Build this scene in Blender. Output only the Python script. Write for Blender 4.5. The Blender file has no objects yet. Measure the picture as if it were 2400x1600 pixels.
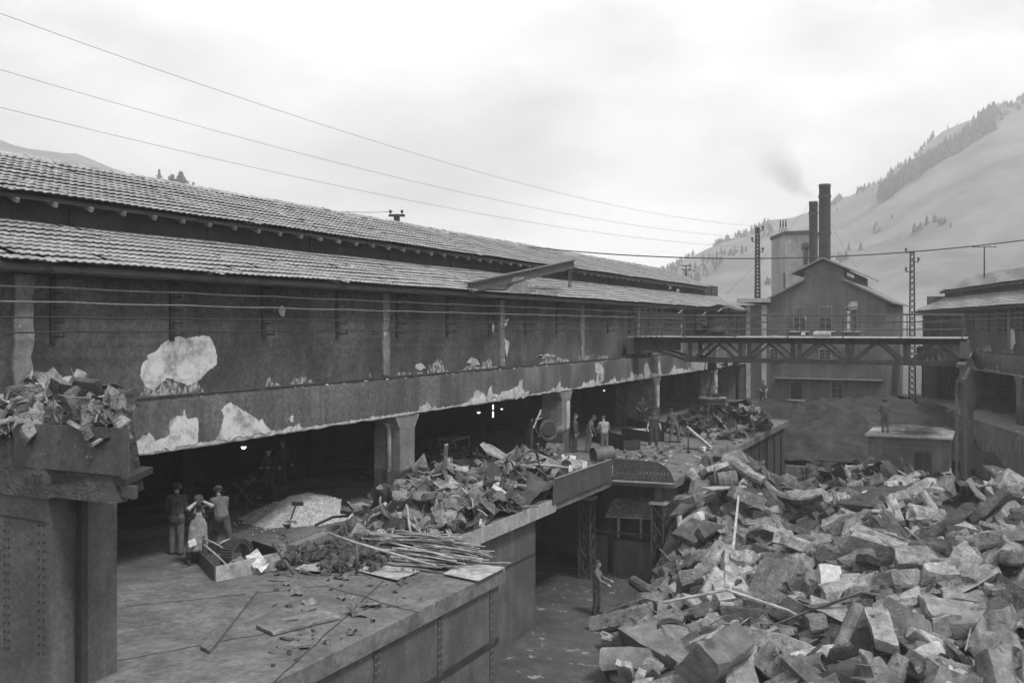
import bpy, bmesh, math, random
import numpy as np
from mathutils import Vector, Matrix, Euler, noise as mnoise
random.seed(7)
R = math.radians
scene = bpy.context.scene
COL = scene.collection

# ------------------------------------------------------------------ camera
FPX = 2290.0                      # focal length in pixels of the 2400 px wide picture
TH = math.atan((2320 - 1200) / FPX)
SN, CS = math.sin(TH), math.cos(TH)
CAMZ = 5.7
cam_data = bpy.data.cameras.new('camera')
cam_data.sensor_width = 36.0
cam_data.sensor_fit = 'HORIZONTAL'
cam_data.lens = FPX / 2400 * 36.0
cam_data.shift_y = -35 / 2400
cam_data.clip_start = 0.2
cam_data.clip_end = 4000
cam = bpy.data.objects.new('camera', cam_data)
cam.location = (0, 0, CAMZ)
cam.rotation_euler = (R(90), 0, TH)
COL.objects.link(cam)
scene.camera = cam

# ------------------------------------------------------------------ sky
SUN_EL, SUN_AZ = 58.0, 112.0      # azimuth clockwise from +Y
world = bpy.data.worlds.new('World')
scene.world = world
world.use_nodes = True
nt = world.node_tree
nt.nodes.clear()
wo = nt.nodes.new('ShaderNodeOutputWorld')
bg = nt.nodes.new('ShaderNodeBackground')
sky = nt.nodes.new('ShaderNodeTexSky')
sky.sky_type = 'NISHITA'
sky.sun_disc = False
sky.sun_elevation = R(SUN_EL)
sky.sun_rotation = R(SUN_AZ)
sky.dust_density = 4.0
sky.air_density = 1.0
bw = nt.nodes.new('ShaderNodeRGBToBW')
nt.links.new(sky.outputs[0], bw.inputs[0])
tc = nt.nodes.new('ShaderNodeTexCoord')
mp = nt.nodes.new('ShaderNodeMapping')
mp.inputs['Scale'].default_value = (1.0, 1.0, 2.6)
nt.links.new(tc.outputs['Generated'], mp.inputs[0])
nz = nt.nodes.new('ShaderNodeTexNoise')
nz.inputs['Scale'].default_value = 2.7
nz.inputs['Detail'].default_value = 6
nz.inputs['Roughness'].default_value = 0.52
nt.links.new(mp.outputs[0], nz.inputs['Vector'])
rp = nt.nodes.new('ShaderNodeValToRGB')
rp.color_ramp.elements[0].position = 0.36
rp.color_ramp.elements[0].color = (.50, .50, .50, 1)
rp.color_ramp.elements[1].position = 0.64
rp.color_ramp.elements[1].color = (1, 1, 1, 1)
nt.links.new(nz.outputs[0], rp.inputs[0])
mx = nt.nodes.new('ShaderNodeMixRGB')
mx.inputs[0].default_value = 0.86          # thin overcast over the blue sky, seen in black and white
nt.links.new(bw.outputs[0], mx.inputs[1])
ml = nt.nodes.new('ShaderNodeVectorMath'); ml.operation = 'SCALE'; ml.inputs['Scale'].default_value = 10.5
nt.links.new(rp.outputs[0], ml.inputs[0])
nt.links.new(ml.outputs[0], mx.inputs[2])
nt.links.new(mx.outputs[0], bg.inputs[0])
bg.inputs[1].default_value = 0.118
nt.links.new(bg.outputs[0], wo.inputs[0])

sun_data = bpy.data.lights.new('sun', 'SUN')
sun_data.energy = 2.6
sun_data.angle = R(9)
sun_data.color = (1, 1, 1)
sun = bpy.data.objects.new('sun', sun_data)
_az, _el = R(SUN_AZ), R(SUN_EL)
SUND = Vector((math.sin(_az) * math.cos(_el), math.cos(_az) * math.cos(_el), math.sin(_el)))
sun.rotation_euler = (-SUND).to_track_quat('-Z', 'Y').to_euler()
sun.location = (20, -10, 40)
COL.objects.link(sun)

vs = scene.view_settings
vs.view_transform = 'Standard'
vs.look = 'None'
vs.gamma = 1.0
vs.use_curve_mapping = False
vs.exposure = 0.70
scene.cycles.max_bounces = 5
scene.cycles.diffuse_bounces = 3
scene.cycles.volume_bounces = 0
scene.cycles.use_denoising = True

# ------------------------------------------------------------------ pixel -> world
FWD = Vector((-SN, CS, 0)); RGT = Vector((CS, SN, 0)); UP = Vector((0, 0, 1)); CAM = Vector((0, 0, CAMZ))
def ray(u, v): return FWD + RGT * ((u - 1200) / FPX) + UP * ((765 - v) / FPX)
def pX(u, v, x): d = ray(u, v); return CAM + d * (x / d.x)
def pY(u, v, y): d = ray(u, v); return CAM + d * (y / d.y)
def pZ(u, v, z): d = ray(u, v); return CAM + d * ((z - CAMZ) / d.z)
def pD(u, v, t): return CAM + ray(u, v) * t

# ------------------------------------------------------------------ materials (everything is grey: the photograph is black and white)
class NT:
    def __init__(s, name):
        s.m = bpy.data.materials.new(name); s.m.use_nodes = True
        s.t = s.m.node_tree; s.b = s.t.nodes['Principled BSDF']
        s.tc = s.t.nodes.new('ShaderNodeTexCoord'); s.geo = s.t.nodes.new('ShaderNodeNewGeometry')
        s.oi = s.t.nodes.new('ShaderNodeObjectInfo')
    def n(s, k): return s.t.nodes.new('ShaderNode' + k)
    def L(s, a, b): s.t.links.new(a, b)
    def set(s, sock, v):
        if isinstance(v, (int, float)): sock.default_value = v
        elif isinstance(v, tuple): sock.default_value = v
        else: s.L(v, sock)
    def math(s, op, a, b=0.0, clamp=False):
        n = s.n('Math'); n.operation = op; n.use_clamp = clamp
        s.set(n.inputs[0], a); s.set(n.inputs[1], b); return n.outputs[0]
    def vec(s, scale=(1, 1, 1), src=None, rnd=False):
        n = s.n('Mapping'); n.inputs['Scale'].default_value = scale
        s.L(src or s.tc.outputs['Object'], n.inputs[0])
        if rnd:
            c = s.n('CombineXYZ')
            q = s.math('MULTIPLY', s.oi.outputs['Random'], 57.0)
            for i in range(3): s.L(q, c.inputs[i])
            s.L(c.outputs[0], n.inputs['Location'])
        return n.outputs[0]
    def noise(s, scale, vec=None, detail=5, rough=.6, dist=0.0):
        n = s.n('TexNoise'); n.inputs['Scale'].default_value = scale; n.inputs['Detail'].default_value = detail
        n.inputs['Roughness'].default_value = rough; n.inputs['Distortion'].default_value = dist
        s.L(vec if vec is not None else s.tc.outputs['Object'], n.inputs['Vector']); return n.outputs[0]
    def vor(s, scale, vec=None, feature='F1', out=0):
        n = s.n('TexVoronoi'); n.inputs['Scale'].default_value = scale; n.feature = feature
        s.L(vec if vec is not None else s.tc.outputs['Object'], n.inputs['Vector']); return n.outputs[out]
    def ramp(s, x, p0, p1, a=0.0, b=1.0):
        n = s.n('MapRange'); n.interpolation_type = 'SMOOTHSTEP'
        s.set(n.inputs[0], x); n.inputs[1].default_value = p0; n.inputs[2].default_value = p1
        n.inputs[3].default_value = a; n.inputs[4].default_value = b; return n.outputs[0]
    def mix(s, f, a, b):
        n = s.n('Mix'); n.data_type = 'FLOAT'
        s.set(n.inputs[0], f); s.set(n.inputs[2], a); s.set(n.inputs[3], b); return n.outputs[0]
    def rand(s):
        return s.math('FRACT', s.math('ADD', s.oi.outputs['Random'], s.geo.outputs['Random Per Island']))
    def xyz(s):
        n = s.n('SeparateXYZ'); s.L(s.tc.outputs['Object'], n.inputs[0]); return n.outputs
    def bump(s, h, strength=.4, dist=.02):
        n = s.n('Bump'); n.inputs['Strength'].default_value = strength; n.inputs['Distance'].default_value = dist
        s.set(n.inputs['Height'], h); s.L(n.outputs[0], s.b.inputs['Normal'])
    def done(s, val, rough=.85, metal=0.0):
        c = s.n('CombineColor')
        for i in range(3): s.set(c.inputs[i], val)
        s.L(c.outputs[0], s.b.inputs['Base Color'])
        s.set(s.b.inputs['Roughness'], rough); s.b.inputs['Metallic'].default_value = metal
        s.b.inputs['Specular IOR Level'].default_value = 0.3
        return s.m

M = {}
def generic(name, lo, hi, scale=3.0, rough=.85, fine=40.0, bump=.35, bdist=.01, spots=None, rnd=0.0, metal=0.0, streak=None, mid=.25):
    s = NT(name)
    v = s.vec(rnd=True)
    a = s.ramp(s.noise(scale, v, 6, .62), .3, .7)
    f = s.noise(fine, v, 4, .7)
    val = s.mix(a, lo, hi)
    val = s.math('MULTIPLY', val, s.mix(f, .55, 1.45))
    md_ = s.ramp(s.noise(fine * .3, v, 5, .65), .25, .75)
    val = s.math('MULTIPLY', val, s.mix(md_, 1 - mid, 1 + mid))
    if streak:
        st = s.ramp(s.noise(streak, s.vec((1, 1, .07), rnd=True), 4, .6), .42, .68)
        val = s.math('MULTIPLY', val, s.mix(st, .86, 1.14))
    if spots:
        sp = s.ramp(s.noise(spots[0], v, 6, .72), spots[1], spots[1] + .05)
        val = s.mix(sp, val, spots[2])
    if rnd: val = s.math('MULTIPLY', val, s.mix(s.rand(), 1 - rnd, 1 + rnd))
    s.bump(s.math('ADD', f, s.math('MULTIPLY', a, .8)), bump, bdist)
    M[name] = s.done(val, rough, metal)
    return M[name]

generic('tile', .19, .28, 2.5, .9, 30, .3, .01, (9, .66, .07), .14)
generic('tile_ridge', .22, .32, 2.5, .9, 30, .3, .01, None, .2)
generic('soffit', .025, .04, 2, .95)
generic('soot_wall', .025, .042, 1.2, .95, 25, .4, .02, None, 0, 0, 2.0)
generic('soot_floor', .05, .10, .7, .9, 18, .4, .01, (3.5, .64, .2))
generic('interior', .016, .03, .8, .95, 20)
generic('concrete_floor', .075, .135, 1.1, .88, 24, .6, .02, (2.6, .60, .07), mid=.32)
generic('column_concrete', .11, .18, 1.4, .9, 30, .4, .01, (2.0, .62, .42), 0, 0, 3.0)
generic('pale_concrete', .22, .42, 2.0, .9, 30, .4, .01, (5, .62, .2))
generic('slab_edge', .20, .30, 1.5, .9, 30, .4, .01, None, 0, 0, 5.0)
generic('steel_plate', .05, .08, 1.6, .6, 45, .2, .004, (4, .68, .22), 0, .2, 4.0)
generic('steel_box', .07, .11, 1.2, .6, 40, .2, .004, (3, .66, .08), 0, .2, 3.0)
generic('steel_dark', .025, .04, 2.0, .6, 40, .2, .004, None, 0, .2)
generic('crane_steel', .05, .08, 2.0, .6, 40, .2, .004, None, 0, .2, 4.0)
generic('crane_deck', .35, .5, 2.0, .7)
generic('rail_steel', .05, .09, 4, .5, 40, .2, .003, None, 0, .4)
generic('wire_pale', .12, .17, 4, .5)
generic('wire_dark', .02, .03, 4, .5)
generic('rod_pale', .2, .3, 3, .55, 40, .2, .003, (6, .6, .15))
generic('rivet', .12, .2, 3, .5)
generic('rivet_pale', .35, .5, 3, .6)
generic('scrap_light', .17, .29, 2.4, .9, 14, 1.0, .06, (4, .60, .09), .30, mid=.38)
generic('scrap_mid', .095, .175, 2.4, .9, 14, 1.0, .06, (4, .60, .06), .38, mid=.38)
generic('scrap_dark', .04, .08, 2.4, .8, 14, .9, .05, (4, .62, .2), .4, mid=.38)
generic('scrap_white', .28, .42, 3, .8, 16, .5, .02, (6, .6, .2), .2)
generic('heap_core', .03, .07, 1.6, .95, 9, .9, .08, (3, .64, .28))
generic('coke', .018, .05, 2.5, .95, 12, 1.0, .08)
generic('turnings', .018, .045, .9, .95, 7, 1.0, .12, (14, .66, .16))
generic('gravel', .26, .40, 3, .95, 40, .9, .03)
generic('wood', .11, .19, 2, .9, 20, .4, .01, None, .3, 0, 6)
generic('wood_pale', .22, .34, 2, .9, 16, .4, .01, (5, .60, .10), .3, mid=.35)
generic('sheet_pale', .2, .32, 1.6, .6, 20, .3, .01, (2.4, .56, .14), mid=.35)
generic('paper', .42, .52, 2, .8, 20, .05)
generic('yard', .035, .07, .5, .95, 12, .7, .04, (2, .6, .2))
generic('rendered_wall', .075, .11, .7, .95, 26, .5, .02, None, 0, 0, 1.5)
generic('silo', .22, .30, .25, .95, 6, .3, .02, None, 0, 0, .6)
generic('chimney', .035, .06, .4, .9, 5, .3, .02, None, 0, 0, .8)
generic('glass_dark', .02, .035, 2, .25)
generic('cloth_dark', .035, .055, 5, .95, 60)
generic('cloth_jacket', .035, .055, 5, .95, 60)
generic('cloth_mid', .07, .11, 5, .95, 60)
generic('cloth_light', .18, .26, 5, .95, 60)
generic('cloth_apron', .16, .27, 7, .95, 40, .5, .02)
generic('skin', .20, .26, 5, .6)
generic('hair', .02, .03, 9, .8)
generic('leather', .025, .04, 6, .7)
generic('rubber', .022, .04, 6, .8)
generic('needles', .03, .07, 1.5, .95)
generic('bark', .05, .08, 4, .95)
generic('forest', .03, .06, .05, .95, 3)
generic('slate', .12, .18, 2.5, .9, 30, .3, .01, None, .2)

def hill_mat():
    s = NT('hillside')
    v = s.vec()
    a = s.ramp(s.noise(.018, v, 9, .7), .35, .65)
    t = s.noise(.25, s.vec((1, .3, 3)), 5, .6)
    M['hill'] = s.done(s.math('MULTIPLY', s.mix(a, .10, .20), s.mix(t, .7, 1.3)), .95)
hill_mat()

def glow_mat():
    s = NT('lamp_and_slit_glow'); s.b.inputs['Emission Color'].default_value = (1, 1, 1, 1)
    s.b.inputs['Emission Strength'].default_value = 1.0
    M['glow'] = s.done(.8)  # shared by the lamps and the strips that imitate daylight
glow_mat()

def wall_mat():
    s = NT('roughcast_wall')
    x = s.xyz()
    v = s.vec()
    big = s.ramp(s.noise(.45, v, 6, .6), .32, .68)
    fine = s.ramp(s.noise(9, v, 8, .85), .3, .7)
    streak = s.ramp(s.noise(.8, s.vec((1, 1, .16)), 6, .7), .35, .7)
    val = s.math('MULTIPLY', s.mix(big, .034, .084), s.mix(fine, .38, 1.62))
    val = s.math('MULTIPLY', val, s.mix(streak, .86, 1.16))
    dark = s.ramp(s.noise(.55, s.vec((1, 1, .8)), 5, .6), .52, .68)
    val = s.mix(s.math('MULTIPLY', dark, .55), val, .02)
    # salts and flaked render creeping up from the ledge
    creep = s.math('MULTIPLY', s.ramp(s.noise(.8, s.vec((1, 1, .9)), 4, .55), .46, .72), .55)
    m = s.math('SUBTRACT', s.math('ADD', creep, 4.06), x[2])
    m = s.ramp(m, 0.0, .06)
    m = s.math('MULTIPLY', m, s.ramp(s.noise(6, v, 5, .7), .4, .62))
    val = s.mix(m, val, .36)
    sp = s.ramp(s.noise(1.9, v, 8, .75), .64, .70)
    val = s.mix(s.math('MULTIPLY', sp, .45), val, .26)
    s.bump(s.math('ADD', fine, s.noise(12, v, 5, .7)), .55, .025)
    M['wall'] = s.done(val, .95)
wall_mat()

def beam_mat():
    s = NT('crane_beam_render')
    x = s.xyz()
    v = s.vec()
    big = s.ramp(s.noise(.6, v, 6, .6), .32, .68)
    fine = s.ramp(s.noise(8, v, 8, .85), .3, .7)
    streak = s.ramp(s.noise(.55, s.vec((1, 1, .05)), 5, .65), .38, .66)
    val = s.math('MULTIPLY', s.mix(big, .062, .108), s.mix(fine, .45, 1.55))
    val = s.math('MULTIPLY', val, s.mix(streak, .72, 1.4))
    creep = s.math('MULTIPLY', s.ramp(s.noise(.6, s.vec((1, 1, 1.0)), 4, .5), .46, .74), .75)
    m = s.math('SUBTRACT', s.math('ADD', creep, 2.92), x[2])
    m = s.math('ADD', m, s.math('MULTIPLY', s.math('SUBTRACT', s.noise(4.5, v, 6, .7), .5), .22))
    m = s.ramp(m, 0.0, .03)
    pale = s.math('MULTIPLY', s.mix(s.ramp(s.noise(3.5, v, 6, .7), .35, .65), .26, .50), s.mix(fine, .7, 1.3))
    val = s.mix(m, val, pale)
    sc = s.ramp(s.noise(2.2, s.vec((1, 2.2, 1)), 8, .8, 1.5), .66, .69)
    val = s.mix(s.math('MULTIPLY', sc, .6), val, .38)
    s.bump(s.math('ADD', s.math('MULTIPLY', m, -1.5), fine), .6, .02)
    M['beam'] = s.done(val, .92)
beam_mat()

def patch_mat():
    s = NT('limewashed_brick')
    v = s.vec()
    b = s.n('TexBrick')
    mpn = s.n('Mapping'); mpn.inputs['Rotation'].default_value = (R(90), 0, R(90))
    s.L(s.tc.outputs['Object'], mpn.inputs[0]); s.L(mpn.outputs[0], b.inputs['Vector'])
    b.inputs['Scale'].default_value = 1.0; b.inputs['Brick Width'].default_value = 1.1; b.inputs['Row Height'].default_value = .19
    b.inputs['Mortar Size'].default_value = .02
    f = s.noise(20, v, 5, .7)
    val = s.mix(s.ramp(s.noise(1.7, v, 8, .75), .42, .66), .46, .17)
    val = s.math('MULTIPLY', val, s.mix(f, .75, 1.2))
    mm = s.math('MULTIPLY', b.outputs['Fac'], s.ramp(s.noise(3, v, 4, .7), .35, .6))
    val = s.mix(s.math('MULTIPLY', mm, .75), val, .25)
    s.bump(f, .3, .01)
    M['patch'] = s.done(val, .95)
patch_mat()

# ------------------------------------------------------------------ mesh helpers
def link(o): COL.objects.link(o); return o
ORG = {}
class MB:
    def __init__(s): s.v = []; s.f = []; s.mi = []
    def add(s, vs_, fs_, mi=0):
        o = len(s.v); s.v += [Vector(p) for p in vs_]
        s.f += [tuple(i + o for i in f) for f in fs_]; s.mi += [mi] * len(fs_); return s
    def box(s, x0, x1, y0, y1, z0, z1):
        return s.add([(x0, y0, z0), (x1, y0, z0), (x1, y1, z0), (x0, y1, z0), (x0, y0, z1), (x1, y0, z1), (x1, y1, z1), (x0, y1, z1)],
                     [(0, 3, 2, 1), (4, 5, 6, 7), (0, 1, 5, 4), (1, 2, 6, 5), (2, 3, 7, 6), (3, 0, 4, 7)])
    def bar(s, a, b, w, h=None, up=(0, 0, 1)):
        a, b = Vector(a), Vector(b); h = h or w
        d = (b - a).normalized(); u = Vector(up)
        if abs(d.dot(u)) > .98: u = Vector((0, 1, 0))
        sd = d.cross(u).normalized(); u = sd.cross(d).normalized()
        q = [sd * (-w / 2) + u * (-h / 2), sd * (w / 2) + u * (-h / 2), sd * (w / 2) + u * (h / 2), sd * (-w / 2) + u * (h / 2)]
        return s.add([a + c for c in q] + [b + c for c in q], [(3, 2, 1, 0), (4, 5, 6, 7), (0, 1, 5, 4), (1, 2, 6, 5), (2, 3, 7, 6), (3, 0, 4, 7)])
    def tube(s, pts, r, n=8, cap=True):
        pts = [Vector(p) for p in pts]; rs = r if isinstance(r, (list, tuple)) else [r] * len(pts)
        vs_, fs_ = [], []
        pu = None
        for i, p in enumerate(pts):
            d = (pts[min(i + 1, len(pts) - 1)] - pts[max(i - 1, 0)])
            d = d.normalized() if d.length > 1e-9 else Vector((0, 0, 1))
            if pu is None:
                u = Vector((0, 0, 1)) if abs(d.z) < .9 else Vector((1, 0, 0))
            else: u = pu
            a = d.cross(u); a = a.normalized() if a.length > 1e-6 else d.orthogonal().normalized()
            u = a.cross(d).normalized(); pu = u
            for k in range(n):
                t = 2 * math.pi * k / n
                vs_.append(p + (a * math.cos(t) + u * math.sin(t)) * rs[i])
        for i in range(len(pts) - 1):
            for k in range(n):
                k2 = (k + 1) % n
                fs_.append((i * n + k, i * n + k2, (i + 1) * n + k2, (i + 1) * n + k))
        if cap:
            fs_.append(tuple(range(n - 1, -1, -1))); fs_.append(tuple((len(pts) - 1) * n + k for k in range(n)))
        return s.add(vs_, fs_)
    def lathe(s, c, prof, n=24, close=False):   # prof: list of (r, z)
        c = Vector(c); vs_, fs_ = [], []
        for r, z in prof:
            for k in range(n):
                t = 2 * math.pi * k / n; vs_.append(c + Vector((r * math.cos(t), r * math.sin(t), z)))
        m = len(prof)
        for i in range(m - 1 + (1 if close else 0)):
            for k in range(n):
                k2 = (k + 1) % n; j = (i + 1) % m
                fs_.append((i * n + k, i * n + k2, j * n + k2, j * n + k))
        if not close:
            fs_.append(tuple(range(n - 1, -1, -1))); fs_.append(tuple((m - 1) * n + k for k in range(n)))
        return s.add(vs_, fs_)
    def prism(s, pts, off):   # closed outline extruded by a vector
        pts = [Vector(p) for p in pts]; n = len(pts); off = Vector(off)
        return s.add(pts + [p + off for p in pts], [tuple(range(n - 1, -1, -1)), tuple(range(n, 2 * n))] + [(i, (i + 1) % n, n + (i + 1) % n, n + i) for i in range(n)])
    def mesh(s, name, off=Vector((0, 0, 0)), smooth=False):
        me = bpy.data.meshes.new(name)
        me.from_pydata([tuple(p - off) for p in s.v], [], s.f)
        if smooth:
            me.shade_smooth()
        me.update(); return me
    def build(s, name, mat, parent=None, smooth=False, local=False):
        off = Vector((0, 0, 0)) if (local or parent is None) else ORG.get(parent.name, Vector((0, 0, 0)))
        me = s.mesh(name, off, smooth)
        mats = mat if isinstance(mat, (list, tuple)) else [mat]
        for m in mats: me.materials.append(M[m] if isinstance(m, str) else m)
        if len(mats) > 1: me.polygons.foreach_set('material_index', s.mi)
        o = link(bpy.data.objects.new(name, me))
        if parent is not None:
            o.parent = parent; ORG[o.name] = ORG.get(parent.name, Vector((0, 0, 0)))
        return o
def tag(o, label=None, cat=None, group=None, kind=None):
    if label: o['label'] = label
    if cat: o['category'] = cat
    if group: o['group'] = group
    if kind: o['kind'] = kind
    return o
def thing(name, label, cat, loc=(0, 0, 0), group=None, rz=0.0):
    o = link(bpy.data.objects.new(name, None)); o.empty_display_size = .2
    o.location = loc; o.rotation_euler = (0, 0, rz)
    ORG[o.name] = Vector(loc) if rz == 0 else Vector((0, 0, 0))
    return tag(o, label, cat, group)
def inst(me, name, parent, mat4):
    o = link(bpy.data.objects.new(name, me)); o.parent = parent; o.matrix_local = mat4; return o
def fbm(x, y, z=0.0, o=4): return mnoise.fractal(Vector((x, y, z)), 1.0, 2.0, o)
# ================================================================== SETTING
def grid_mesh(name, xs, ys, fz, mat, parent=None, smooth=True):
    nx, ny = len(xs), len(ys)
    vs_ = [(x, y, fz(x, y)) for y in ys for x in xs]
    fs_ = [(j * nx + i, j * nx + i + 1, (j + 1) * nx + i + 1, (j + 1) * nx + i) for j in range(ny - 1) for i in range(nx - 1)]
    m = MB(); m.add(vs_, fs_); return m.build(name, mat, parent, smooth)
def frange(a, b, n): return [a + (b - a) * i / (n - 1) for i in range(n)]
GZ = -4.0
g = MB(); g.add([(-900, -700, GZ), (900, -700, GZ), (900, 900, GZ), (-900, 900, GZ)], [(0, 1, 2, 3)])
tag(g.build('ground', 'yard'), 'dark earth of the scrap yard', None, None, 'structure')

# hill: polar height field round the yard
RID = [(-900, 330), (0, 338), (200, 380), (380, 436), (470, 475), (700, 600), (1000, 700), (1300, 720), (1480, 668), (1545, 638), (1620, 602), (1690, 570), (1740, 556),
       (1800, 530), (1850, 522), (1900, 508), (1960, 484), (2010, 466), (2080, 424), (2200, 332), (2320, 256), (2450, 200), (2700, 150), (3200, 120)]
def ridge_v(u):
    for (a, b), (c, d) in zip(RID, RID[1:]):
        if u <= c: return b + (d - b) * (u - a) / (c - a)
    return RID[-1][1]
R0, R1 = 260.0, 800.0
hv, hf = [], []
us = frange(-1300, 3600, 170); rs = [95, 120, 150, 190, 230, 270, 310, 360, 410, 460, 510, 560, 610, 660, 700, 740, 775, 800, 820, 860, 930, 1000]
def hill_h(u, r):
    ve = ridge_v(max(-900, min(3200, u))) - 2
    top = CAMZ + (765 - ve) / FPX * R1
    left = u < 1000
    r0 = 95.0 if left else R0
    s = max(0.0, min(1.0, (r - r0) / (R1 - r0)))
    s = s * s * (3 - 2 * s) * .35 + s * .65
    if r > R1: s = max(0, 1 - (r - R1) / 420.0) ** .7
    x = (u - 1200) / FPX * r
    return GZ - .4 + (top - GZ) * s + (fbm(x * .011, r * .011, 3) * 10.0 + fbm(x * .05, r * .05, 5) * 2.5) * s
for r in rs:
    for u in us:
        p = CAM + ray(u, 765) * r
        hv.append((p.x, p.y, hill_h(u, r)))
n = len(us)
for j in range(len(rs) - 1):
    for i in range(n - 1): hf.append((j * n + i, j * n + i + 1, (j + 1) * n + i + 1, (j + 1) * n + i))
m = MB(); m.add(hv, hf)
tag(m.build('hill', 'hill', None, True), 'hazy hillside rising behind the works', None, None, 'structure')

# far woods on the hill: one mass of small conifers
rng = random.Random(3)
m = MB()
def cone_tree(m, p, h, w):
    n = 6; vs_ = []
    for (rr, zz) in ((w, .08 * h), (w * .72, .38 * h), (w * .42, .68 * h)):
        a0 = rng.random() * 6
        for k in range(n):
            t = a0 + 6.283 * k / n; q = rr * rng.uniform(.7, 1.25)
            vs_.append((p.x + q * math.cos(t), p.y + q * math.sin(t), p.z + zz))
    vs_.append((p.x, p.y, p.z + h))
    fs_ = []
    for L_ in range(2):
        for k in range(n):
            k2 = (k + 1) % n; fs_.append((L_ * n + k, L_ * n + k2, (L_ + 1) * n + k2, (L_ + 1) * n + k))
    for k in range(n): fs_.append((2 * n + k, 2 * n + (k + 1) % n, 3 * n))
    m.add(vs_, fs_)
def on_hill(u, r):
    p = CAM + ray(u, 765) * r; return Vector((p.x, p.y, hill_h(u, r) - .4))
for i in range(1500):                                   # along the crest
    u = rng.uniform(1480, 2900); r = R1 + rng.gauss(-10, 18)
    if fbm(u * .011, 1.7) < -.12: continue
    h = rng.uniform(2.2, 5.5); cone_tree(m, on_hill(u, r), h, h * .26)
for i in range(2600):                                   # belts of wood on the slope
    u = rng.uniform(1500, 2900); r = rng.uniform(430, 780)
    b = fbm(u * .004 + 3, r * .009, 9)
    if b < .30: continue
    h = rng.uniform(3, 6.5); cone_tree(m, on_hill(u, r), h, h * .27)
for i in range(500):
    u = rng.uniform(2060, 2330); r = rng.uniform(610, 665) + (u - 2060) * .09
    h = rng.uniform(7, 12); cone_tree(m, on_hill(u, r), h, h * .25)
tag(m.build('forest', 'forest'), 'far conifer wood on the hazy hillside', 'woodland', None, 'stuff')

# ================================================================== THE HALL (also used for the second one)
TW, TL = .225, .30
def tile_mesh(seed):
    rg = random.Random(seed); w = TW * 1.02
    prof = [(0, .004), (.10, .022), (.22, .025), (.34, .006), (.55, .0), (.78, .008), (.9, .02), (1.0, .016)]
    vs_ = []
    for zt, yy in ((.066, 0.0), (.006, TL * 1.12)):
        for t, z in prof: vs_.append(((t - .5) * w, yy, z + zt + rg.uniform(-.002, .002)))
    n = len(prof)
    for t, z in prof: vs_.append(((t - .5) * w, .006, z + .044))
    fs_ = [(i, i + 1, n + i + 1, n + i) for i in range(n - 1)] + [(2 * n + i, 2 * n + i + 1, i + 1, i) for i in range(n - 1)]
    m = MB(); m.add(vs_, fs_); return m
TILES = [tile_mesh(k) for k in range(4)]
def tile_field(root_part, x_low, z_low, x_top, z_top, y0, y1, mat, n_parts, y_first, rg, ragged=.0):
    """Rows of tiles on a slope whose low edge is x_low and top edge is x_top (hall frame, slope faces +x)."""
    L_ = math.hypot(x_low - x_top, z_top - z_low); rows = max(1, round(L_ / TL)); step = L_ / rows
    down = Vector((x_low - x_top, 0, z_low - z_top)).normalized(); upv = -down
    ax = Vector((0, 1, 0)); nrm = ax.cross(upv).normalized()
    if nrm.z < 0: nrm = -nrm
    pos = []
    ncol = int((y1 - y0) / TW)
    for c in range(ncol):
        for r in range(rows): pos.append((c, r))
    pos.sort(key=lambda q: (0 if y0 + q[0] * TW >= y_first else 1, q[0]))
    made = 0; mm = MB(); meshes = [t.mesh('tile') for t in TILES]
    for me in meshes: me.materials.append(M[mat])
    for c, r in pos:
        y = y0 + (c + .5) * TW
        miss = rg.random()
        if miss < ragged * .5: continue
        base = Vector((x_low, y, z_low)) + upv * (step * r) + nrm * .03
        jy = rg.gauss(0, .003); sl = rg.gauss(0, .004) + (rg.uniform(-.16, -.04) if miss > 1 - ragged else 0)
        # tile x -> along hall, tile y -> up slope
        X = ax + upv * rg.gauss(0, .005 + (.12 if miss > 1 - ragged else 0)); X.normalize()
        Z = (nrm + upv * -.02 + ax * rg.gauss(0, .006)).normalized(); Y = Z.cross(X).normalized()
        if Y.dot(upv) < 0: Y = -Y; X = -X
        mat4 = Matrix((( X.x, Y.x, Z.x, 0), (X.y, Y.y, Z.y, 0), (X.z, Y.z, Z.z, 0), (0, 0, 0, 1)))
        p = base + ax * jy + upv * (sl - .02) + nrm * rg.uniform(-.002, .003) + nrm * .012 * math.sin(y * .9 + r)
        mat4.translation = p
        k = rg.randrange(4)
        if made < n_parts and y >= y_first:
            inst(meshes[k], 'tile', root_part, mat4); made += 1
        else:
            t = TILES[k]; mm.add([mat4 @ q for q in t.v], t.f)
    o = mm.build('tile_field', mat, root_part, False, True); tag(o, None, None, None, 'stuff')

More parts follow.
